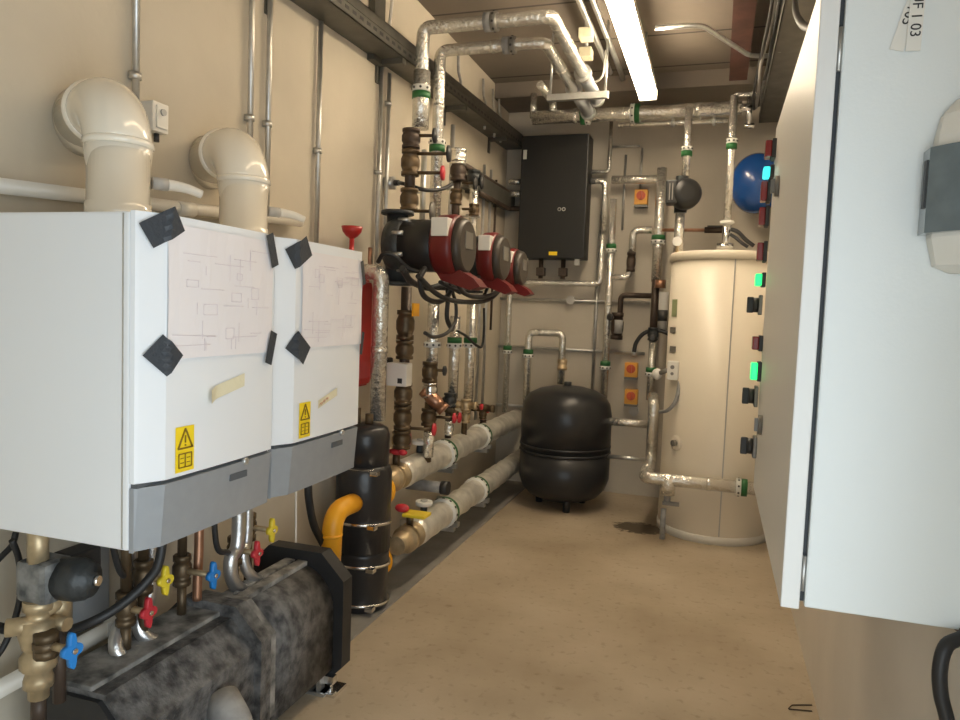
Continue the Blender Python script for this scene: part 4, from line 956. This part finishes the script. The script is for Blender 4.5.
# blue vessel
c = W(757, 182, y=5.75)
t = thing('blue_vessel', 'blue round expansion vessel on the back wall right of the cylinder pipes', 'expansion vessel', (c.x, 5.8, c.z-.24))
obj('shell', MB().ball((c.x, 5.82, c.z), .225, (.84, .84, 1.0), 32), 'blue_vessel', t)
obj('wall_bracket', MB().box((c.x-.05, 5.99, c.z-.05), (c.x+.05, YB, c.z+.05)), 'galv', t)

# ------------------------------------------------------------------ control cabinet on the right wall
CX0, CY0, CY1 = .15, 1.497, 2.56
CZ0, CZ1 = .952, 2.13
cab = thing('control_cabinet', 'large pale grey control cabinet hung on the right wall', 'cabinet', ((CX0+XR)/2, (CY0+CY1)/2, CZ0))
obj('body', MB().box((CX0+.043, CY0, CZ0), (XR-.002, CY1, CZ1), .004), 'cabinet', cab)
obj('seal', MB().box((CX0+.034, CY0+.012, CZ0+.008), (CX0+.043, CY1-.012, CZ1-.008)), 'gap', cab)
dr_ = obj('door', MB().box((CX0, CY0-.006, CZ0-.004), (CX0+.034, CY1+.006, CZ1+.004), .003), 'cabinet_front', cab)
obj('hinge', MB().cyl((CX0+.039, CY0+.006, CZ1-.16), (CX0+.039, CY0+.006, CZ1-.08), .004, 8), 'galv', cab)
obj('hinge', MB().cyl((CX0+.039, CY0+.006, CZ0+.03), (CX0+.039, CY0+.006, CZ0+.10), .004, 8), 'galv', cab)
def on_door(px, py, off=.02): return W(px, py, x=CX0-off)
YI = 2.36
def lamp(py, m, px, h=.03, w=.034, dp=.032):
    p = on_door(px, py, .02); y, z = p.y, p.z
    l = obj('indicator_lamp', MB().box((CX0-.012, y-w, z-h-.004), (CX0, y+w, z+h+.004), .002), 'bolt', dr_)
    obj('lens', MB().box((CX0-dp, y-w*.85, z-h), (CX0-.012, y+w*.85, z+h), .004), m, l, {'lamp_red': 'red lamp lens', 'lamp_green': 'green lens, lit', 'lamp_cyan': 'cyan lens, lit'}[m])
for py, m, px, h in ((150, 'lamp_red', 769, .026), (173, 'lamp_cyan', 767, .016), (192, 'lamp_red', 764.5, .032), (217, 'lamp_red', 762.5, .030), (252, 'lamp_red', 760.5, .030), (280, 'lamp_green', 759, .020), (343, 'lamp_red', 756, .022), (371, 'lamp_green', 754.5, .028)): lamp(py, m, px, h)
for py, px in ((305, 756), (396, 751.5), (446, 750)):
    p = on_door(px, py, .02); y, z = p.y, p.z
    s = obj('rotary_switch', MB().box((CX0-.012, y-.03, z-.035), (CX0, y+.03, z+.035), .003), 'grey_face', dr_)
    obj('knob', MB().cyl((CX0-.012, y, z), (CX0-.03, y, z), .026, 16).box((CX0-.05, y-.009, z-.028), (CX0-.028, y+.009, z+.028), .004), 'bolt', s)
for px, py in ((779, 186), (762, 425)):
    p = on_door(px, py, .0); obj('door_lock', MB().cyl((CX0, p.y, p.z), (CX0-.012, p.y, p.z), .03, 20).box((CX0-.022, p.y-.006, p.z-.02), (CX0-.012, p.y+.006, p.z+.02)), 'grey_face', dr_)
# breaker enclosure on cabinet end
ex0, ex1 = .341, .457
zb, zt = 1.60, 1.905
en = thing('breaker_enclosure', 'ivory breaker enclosure with smoked window on the cabinet end', 'enclosure', ((ex0+ex1)/2, CY0-.04, zb))
def arc(x0, x1, off, z, n=14):
    w = x1-x0
    return [V(x0+w*i/n, CY0-.028-off-.075*math.sin(math.pi*(.04+.62*i/n)), z) for i in range(n+1)] + [V(x1, CY0-.002, z), V(x0, CY0-.002, z)]
sb = MB(); lv = [[sb.bm.verts.new(p) for p in arc(a_, ex1, o_, z_)] for a_, o_, z_ in ((ex0+.05, -.03, zb), (ex0+.022, -.008, zb+.012), (ex0+.010, 0, zb+.06), (ex0+.010, 0, zt-.07), (ex0+.018, -.01, zt-.03), (ex0+.04, -.035, zt))]
sb.skin(lv, True, False); obj('shell', sb, 'ivory', en)
z0w, z1w = 1.667, 1.815
wb = MB(); lv = [[wb.bm.verts.new(p) for p in arc(ex0-.004, ex1, .008, z_)] for z_ in (z0w, z1w)]
wb.skin(lv, True, False); wn = obj('smoked_window', wb, 'smoke', en, 'dark smoked window flap')
obj('window_slot', MB().box((ex0-.0065, CY0-.038, z0w+.045), (ex0-.003, CY0-.022, z1w-.02)), 'bolt', wn)
# hanging tags
c = W(907, 27, y=CY0-.006)
def htag(label, ang, word, off, top):
    t = thing('paper_tag', label, 'tag', top)
    d = V(math.sin(ang), 0, -math.cos(ang)); s = V(math.cos(ang), 0, math.sin(ang)); L, w = .125, .0118
    base = Vector(top)+V(0, off, 0)
    obj('strip', MB().prism([base-s*w, base+s*w, base+d*L+s*w, base+d*L-s*w], V(0, -.0012, 0)), 'ivory', t)
    text_mesh(word, .024, 'ink', 'handwriting', t, base+d*(L*.50)+V(0, -.0016, 0), d, s)
    return t
tp_ = W(912, -25, y=CY0)
htag('white tag hanging straight on the cabinet end, lettered UF 103', -.02, 'UF 1 03', -.006, V(.309, CY0, 1.994+.125))
htag('white tag hanging tilted behind the straight one on the cabinet end', -.26, '105', -.002, V(.313, CY0, 1.994+.125))
# black cable below the cabinet
pts = [V(.44, 1.62, .95), W(966, 632, y=1.50), W(947, 645, y=1.46), W(940, 668, y=1.45), W(941, 695, y=1.45), W(948, 725, y=1.45), W(960, 800, y=1.45)]
tag(obj('cable', MB().spline(pts, .0125, 12), 'black_rubber'), 'thick black cable looping down under the cabinet at right edge', 'cable')

# ------------------------------------------------------------------ right ceiling services
rt = thing('cable_tray', 'dark cable tray high along the right wall', 'cable tray', (.33, 4.2, 3.0))
obj('channel', MB().box((.22, 2.6, 3.0), (.44, 5.9, 3.006)).box((.22, 2.6, 3.0), (.226, 5.9, 3.07)), 'galv_dark', rt)
for yy in (3.2, 4.4, 5.6): obj('hanger', MB().cyl((.25, yy, 3.0), (.25, yy, ZC), .007, 8), 'galv', rt)
for k in range(4):
    rnd = random.Random(20+k); pts = [V(.165+.018*k+rnd.uniform(-.012, .012), 2.6+i*.45, 3.06+.02*(k % 2)+rnd.uniform(-.02, .03)) for i in range(8)]
    tag(obj('ceiling_cable', MB().spline(pts, .010, 8, 5), ['black_rubber', 'tank_grey', 'black_rubber', 'stain_grey'][k]), 'loose cables strung along the right side of the ceiling', 'cable', 'loose cables beside the right cable tray')
c = W(805, 12, x=.3)
tag(obj('cable', MB().spline([W(795, -6, x=.25), W(796, 12, x=.22), W(802, 24, x=.2), W(812, 29, x=.2), W(818, 26, x=.22)], .012), 'black_rubber'), 'black cable loop hanging above the cabinet top', 'cable')
for k, dxx in enumerate((.30, .37)):
    tag(obj('ceiling_duct', MB().tube([V(dxx, 2.6, 3.06), V(dxx, 5.85, 3.06)], .035, 16), 'stain_grey'), ['grey sleeve lying in the right cable tray, nearer the room', 'grey sleeve lying in the right cable tray, nearer the wall'][k], 'conduit')
# bent conduit on ceiling
z_ = 3.13
a, b, c, d = W(655, 28, z=z_), W(702, 25, z=z_), W(750, 56, z=z_), W(800, 55, z=z_)
conduit('bent pale conduit crossing the ceiling right of the tube light', [a, b, c, d], .014, [], 'galv', bend=.06)
for k, (p, q) in enumerate((((582, -4), (596, 48)), ((594, -4), (612, 55)))):
    a, b = W(p[0], p[1], z=3.26), W(q[0], q[1], z=3.26)
    conduit(['left ceiling conduit beside the tube light', 'right ceiling conduit beside the tube light'][k], [V((a.x+b.x)/2, a.y-.2, 3.26), V((a.x+b.x)/2, b.y+.5, 3.26)], .018, [], 'galv')
for k, (px, py) in enumerate(((586, 38), (586, 57))):
    c = W(px, py, z=3.2); t = thing('ceiling_junction_box', ['nearer pale junction box under the ceiling left of the light', 'farther pale junction box under the ceiling left of the light'][k], 'junction box', c)
    obj('box', MB().box((c.x-.04, c.y-.05, 3.19), (c.x+.04, c.y+.05, 3.25), .005), 'masking', t); obj('stem', MB().cyl((c.x, c.y, 3.25), (c.x, c.y, ZC), .012, 8), 'galv', t)
tag(obj('cable', MB().spline([W(583, 62, z=3.15), W(587, 76, z=3.05), W(595, 82, z=3.02), W(603, 74, z=3.05), W(606, 50, z=3.2)], .007), 'white_plastic'), 'thin pale cable hanging in a loop beside the tube light', 'cable')

# ------------------------------------------------------------------ black foam block under the boilers
def octo(xc, w, z0, z1, ch, y): 
    return [V(xc-w, y, z0+ch*.6), V(xc-w+ch*.6, y, z0), V(xc+w-ch*.6, y, z0), V(xc+w, y, z0+ch*.6), V(xc+w, y, z1-ch), V(xc+w-ch, y, z1), V(xc-w+ch*.7, y, z1), V(xc-w, y, z1-ch*.7)]
fb = thing('foam_header_jacket', 'dusty black foam-jacketed header block on the floor under the boilers', 'insulated header', (-1.5, 2.0, 0))
XC = -1.52
obj('near_half', MB().prism(octo(XC, .165, .07, .475, .09, 1.42), V(0, .52, 0)), 'epp', fb)
obj('near_ridge', MB().box((XC-.13, 1.42, .465), (XC+.03, 1.94, .488), .006), 'epp_top', fb)
ef = obj('end_frame', MB().prism(octo(XC, .155, .085, .46, .09, 1.405), V(0, .02, 0)), 'black_rubber', fb)
def ring_y(xc, y, z, r, w, t): return MB().lathe((xc, y, z), (0, 1, 0), [(0, r), (0, r+w), (t, r+w), (t, r)], 32, False)
obj('end_ring', ring_y(XC, 1.395, .27, .085, .018, .02), 'epp_top', ef)
obj('end_plug', MB().lathe((XC, 1.40, .27), (0, 1, 0), [(0, .05), (.004, .085), (.02, .085)], 28), 'epp', ef)
obj('middle_rim', MB().prism(octo(XC, .19, .05, .515, .10, 1.93), V(0, .055, 0)), 'epp', fb)
obj('middle_rim', MB().prism(octo(XC, .178, .06, .505, .10, 1.99), V(0, .04, 0)), 'epp_top', fb)
bar = []
for i in range(17):
    an = math.pi*i/16; bar.append(V(XC+.165*math.cos(an), 2.02, .31+.175*math.sin(an)))
bar += [V(XC-.165, 2.02, .08), V(XC+.165, 2.02, .08)]
obj('far_half', MB().prism(bar, V(0, .42, 0), True), 'epp', fb)
obj('far_ridge', MB().box((XC-.055, 2.02, .478), (XC-.01, 2.44, .497), .005).box((XC+.0, 2.02, .478), (XC+.045, 2.44, .497), .005), 'epp_top', fb)
obj('far_plate', MB().prism(octo(XC, .205, .03, .535, .10, 2.44), V(0, .07, 0)), 'black_rubber', fb)
for yy in (1.55, 2.40): obj('foot', MB().box((XC-.15, yy-.03, 0), (XC+.17, yy+.03, .012)).box((XC-.02, yy-.02, .01), (XC+.02, yy+.02, .09)).box((XC+.13, yy-.02, .01), (XC+.145, yy+.02, .10)), 'galv', fb)
fx = W(330, 690, z=0)
obj('foot_plate', MB().box((fx.x-.05, fx.y-.05, 0), (fx.x+.045, fx.y+.05, .012)).cyl((fx.x, fx.y, .01), (fx.x, fx.y, .055), .012, 10).box((fx.x-.18, fx.y-.015, .03), (fx.x+.02, fx.y+.015, .06)), 'steel', fb)
c = W(222, 722, x=-1.31)
gp = pipe('sleeve_pipe', 'grey sleeved branch pipe leaving the foam block low at its side', 'pipe', [V(XC+.168, c.y+.05, c.z+.03), V(-1.26, c.y, c.z-.01), V(-1.20, c.y-.04, .05), V(-1.20, c.y-.04, .0)], .055, 'stain_grey', .05)

# ------------------------------------------------------------------ underside of boilers
XU = -1.52
def wing(mb, c, r, n=4):
    """lobed valve handle in the y-z plane facing +x"""
    out = []
    for i in range(32):
        a = 2*math.pi*i/32; rr = r*(.74+.26*math.cos(n*a)); out.append(V(c.x, c.y+rr*.75*math.cos(a), c.z+rr*1.25*math.sin(a)))
    return mb.prism(out, V(.016, 0, 0), True)
def wing_valve(label, px, py, x, hc, Ls=.07, body=.05, tail=True):
    c = W(px, py, x=x); t = thing('isolating_valve', label, 'valve', (c.x-Ls-.02, c.y, c.z-body))
    obj('handle', wing(MB(), c, .036), hc, t, hc.replace('_', ' '))
    obj('stem', MB().cyl((c.x-Ls, c.y, c.z), (c.x, c.y, c.z), .010, 10), 'brass', t)
    obj('screw', MB().cyl((c.x+.016, c.y, c.z), (c.x+.022, c.y, c.z), .007, 8), 'steel', t)
    obj('body', MB().lathe((c.x-Ls-.012, c.y, c.z-body), (0, 0, 1), [(0, .022), (0, .028), (.02, .028), (.02, .022), (body*.7, .03), (body*1.3, .03), (body*2-.02, .022), (body*2-.02, .028), (body*2, .028), (body*2, .022)], 8), 'old_brass', t)
    if tail: obj('tail', MB().cyl((c.x-Ls-.012, c.y, c.z+body), (c.x-Ls-.012, c.y, BZ0), .015, 10).cyl((c.x-Ls-.012, c.y, c.z-body), (c.x-Ls-.012, c.y, max(.47, c.z-body-.15)), .015, 10), 'old_brass', t)
    return t
wing_valve('blue handled brass valve under the pump of the first boiler', 69, 650, -1.43, 'blue_handle', .06, .03, False)
wing_valve('red handled valve under the first boiler', 146, 612, -1.50, 'red_handle', .06)
wing_valve('yellow handled gas valve under the first boiler', 163, 580, -1.50, 'yellow_handle', .06)
wing_valve('blue handled valve under the second boiler', 211, 575, -1.48, 'blue_handle', .10)
wing_valve('red handled valve under the second boiler', 255, 553, -1.50, 'red_handle', .07)
wing_valve('yellow handled gas valve under the second boiler', 270, 530, -1.50, 'yellow_handle', .08)
# boiler pump with brass group
c = W(66, 578, x=-1.50)
t = thing('boiler_pump', 'dusty dark circulator on brass fittings beneath the first boiler', 'pump', (c.x, c.y, c.z-.2))
obj('body', MB().box((c.x-.10, c.y-.06, c.z-.055), (c.x+.0, c.y+.03, c.z+.05), .018), 'dusty_iron', t)
obj('motor', MB().lathe((c.x-.02, c.y+.0, c.z-.003), (1, .25, 0), [(0, .052), (.05, .054), (.07, .05), (.075, .042), (.085, .042), (.086, .02), (.094, .018)], 22), 'iron', t)
obj('vent_screw', MB().cyl((c.x+.07, c.y+.02, c.z-.003), (c.x+.082, c.y+.023, c.z-.003), .013, 10), 'steel', t)
obj('terminal_box', MB().box((c.x-.08, c.y+.03, c.z-.05), (c.x-.01, c.y+.12, c.z+.045), .008), 'black_rubber', t)
bt = MB(); qx, qy = c.x-.05, c.y-.035
bt.cyl((qx, qy, c.z+.045), (qx, qy, BZ0), .024, 8)
bt.lathe((qx, qy, c.z-.05), (0, 0, -1), [(0, .034), (.025, .034), (.025, .026), (.05, .026), (.05, .04), (.085, .044), (.12, .036), (.125, .03), (.14, .042), (.17, .042), (.18, .028), (.20, .034), (.22, .034), (.22, .024), (.25, .024)], 10)
bt.cyl((qx, qy, c.z-.075), (qx, qy+.075, c.z-.075), .026, 12).cyl((qx, qy+.06, c.z-.13), (qx, qy+.06, c.z-.05), .030, 10).cyl((qx-.045, qy-.05, c.z-.11), (qx+.01, qy, c.z-.11), .022, 10).cyl((qx, qy+.03, c.z-.115), (qx+.06, qy+.03, c.z-.115), .018, 8)
obj('brass_manifold', bt, 'brass', t)
obj('tail_pipe', MB().cyl((qx, qy, c.z-.30), (qx, qy, .44), .018, 12).cyl((qx, qy+.06, c.z-.13), (qx, qy+.06, .46), .016, 12), 'dark_pipe', t)
cc = W(110, 600, x=-1.72)
t = thing('grey_wall_box', 'dark grey box on wall behind the first boiler pump', 'box', cc)
obj('box', MB().box((XL, cc.y-.10, cc.z-.10), (XL+.03, cc.y+.07, cc.z+.17), .008), 'grey_panel', t); obj('lid', MB().box((XL+.03, cc.y-.09, cc.z-.09), (XL+.037, cc.y+.06, cc.z+.16), .003), 'grey_panel', t)
# waste pipe low
xz = -1.74
a, b = W(-20, 700, x=xz), W(148, 607, x=xz); c2 = W(160, 575, x=xz); z_ = (a.z+b.z)/2
wp = thing('waste_pipe', 'white plastic waste pipe low on the wall under the boilers', 'pipe', a)
obj('tube', MB().tube([a, b, V(b.x, b.y+.02, BZ0)], .024, 16, .05), 'white_plastic', wp)
q = W(118, 624, x=xz); d = unit(b-a)
obj('coupling', MB().cyl(q-d*.03, q+d*.03, .031, 16), 'white_plastic', wp)
for q in (W(35, 668, x=xz),): obj('clip', MB().cyl(q-d*.012, q+d*.012, .030, 16), 'white_plastic', wp)
# small paper tag on it
q = W(115, 626, x=-1.66); tag(obj('paper_label', MB().box((q.x, q.y-.03, q.z-.02), (q.x+.002, q.y+.03, q.z+.02)), 'ivory'), 'small cream paper label lying on the low waste pipe', 'label')
# braided hoses
def hose(label, pts, r, m='braid'):
    return tag(obj('flexible_hose', MB().spline(pts, r, 14, 8), m), label, 'hose')
hose('left bright flexible hose under the first boiler', [Vector((-1.62, W(128, 600, x=-1.62).y, BZ0+.005)), W(128, 600, x=-1.62), W(118, 630, x=-1.6), W(116, 648, x=-1.58), W(124, 660, x=-1.56), W(138, 664, x=-1.55)], .020)
hose('right bright flexible hose under the first boiler', [Vector((-1.62, W(150, 590, x=-1.62).y, BZ0+.005)), W(150, 590, x=-1.62), W(139, 612, x=-1.6), W(140, 630, x=-1.58), W(150, 640, x=-1.56), W(163, 642, x=-1.55)], .020)
hose('left bright flexible hose under the second boiler', [Vector((-1.55, W(238, 540, x=-1.55).y, BZ0+.005)), W(238, 540, x=-1.55), W(231, 558, x=-1.55), W(231, 575, x=-1.55), W(237, 587, x=-1.55), W(250, 593, x=-1.55)], .024)
hose('right bright flexible hose under the second boiler', [Vector((-1.58, W(247, 535, x=-1.58).y, BZ0+.005)), W(247, 535, x=-1.58), W(243, 552, x=-1.57), W(246, 568, x=-1.56), W(253, 577, x=-1.55), W(264, 582, x=-1.55)], .020)
hose('dark copper tail beside the blue valve of the second boiler', [Vector((-1.56, W(199, 545, x=-1.56).y, BZ0+.005)), W(199, 545, x=-1.56), W(198, 570, x=-1.56), W(197, 600, x=-1.56)], .015, 'copper')
def cab_(label, pts, r): tag(obj('cable', MB().spline(pts, r, 10, 8), 'black_rubber'), label, 'cable')
cab_('thick black hose sweeping from the first boiler to the left edge', [Vector((-1.42, W(165, 545, x=-1.42).y, BZ0+.01)), W(160, 558, x=-1.42), W(148, 580, x=-1.44), W(125, 602, x=-1.47), W(100, 618, x=-1.5), W(70, 630, x=-1.56), W(40, 634, x=-1.64), W(15, 631, x=-1.68), W(-15, 624, x=-1.7)], .013)
cab_('thin black cable curving down at the left edge', [W(12, 540, x=-1.66), W(19, 560, x=-1.66), W(21, 590, x=-1.66), W(14, 622, x=-1.66), W(0, 652, x=-1.66), W(-20, 670, x=-1.66)], .008)
cab_('thin black cable at upper left corner under the boiler', [W(-12, 570, x=-1.72), W(2, 556, x=-1.72), W(12, 545, x=-1.72), W(16, 532, x=-1.72)], .008)
cab_('black cable under the middle of the first boiler', [Vector((-1.55, W(104, 545, x=-1.55).y, BZ0+.01)), W(118, 566, x=-1.56), W(128, 580, x=-1.58), W(132, 600, x=-1.6)], .009)
cab_('black cables tangled under the second boiler', [Vector((-1.55, W(212, 530, x=-1.55).y, BZ0+.01)), W(216, 542, x=-1.55), W(226, 552, x=-1.55), W(236, 545, x=-1.56), Vector((-1.57, W(241, 525, x=-1.57).y, BZ0+.01))], .010)
cab_('thick black drain hose falling left of the orange elbow', [W(308, 480, x=-1.66), W(309, 500, x=-1.66), W(314, 525, x=-1.66), W(324, 545, x=-1.66), W(332, 560, x=-1.66)], .018)
tag(obj('cable', MB().spline([W(296, 488, x=-1.6), W(296, 530, x=-1.6), W(295, 550, x=-1.58), W(287, 566, x=-1.56), W(272, 576, x=-1.56), W(258, 577, x=-1.56)], .004, 8), 'white_plastic'), 'thin clear tube curving down onto the foam block', 'tube')

# ------------------------------------------------------------------ bent wire on the floor
p = W(800, 708, z=0)
tag(obj('bent_wire', MB().tube([W(812, 705, z=.004), W(792, 705, z=.004), W(788, 709, z=.004), W(812, 711, z=.004)], .0025, 6, .008), 'dark_pipe'), 'small bent wire lying on the floor beside the right wall', 'wire')
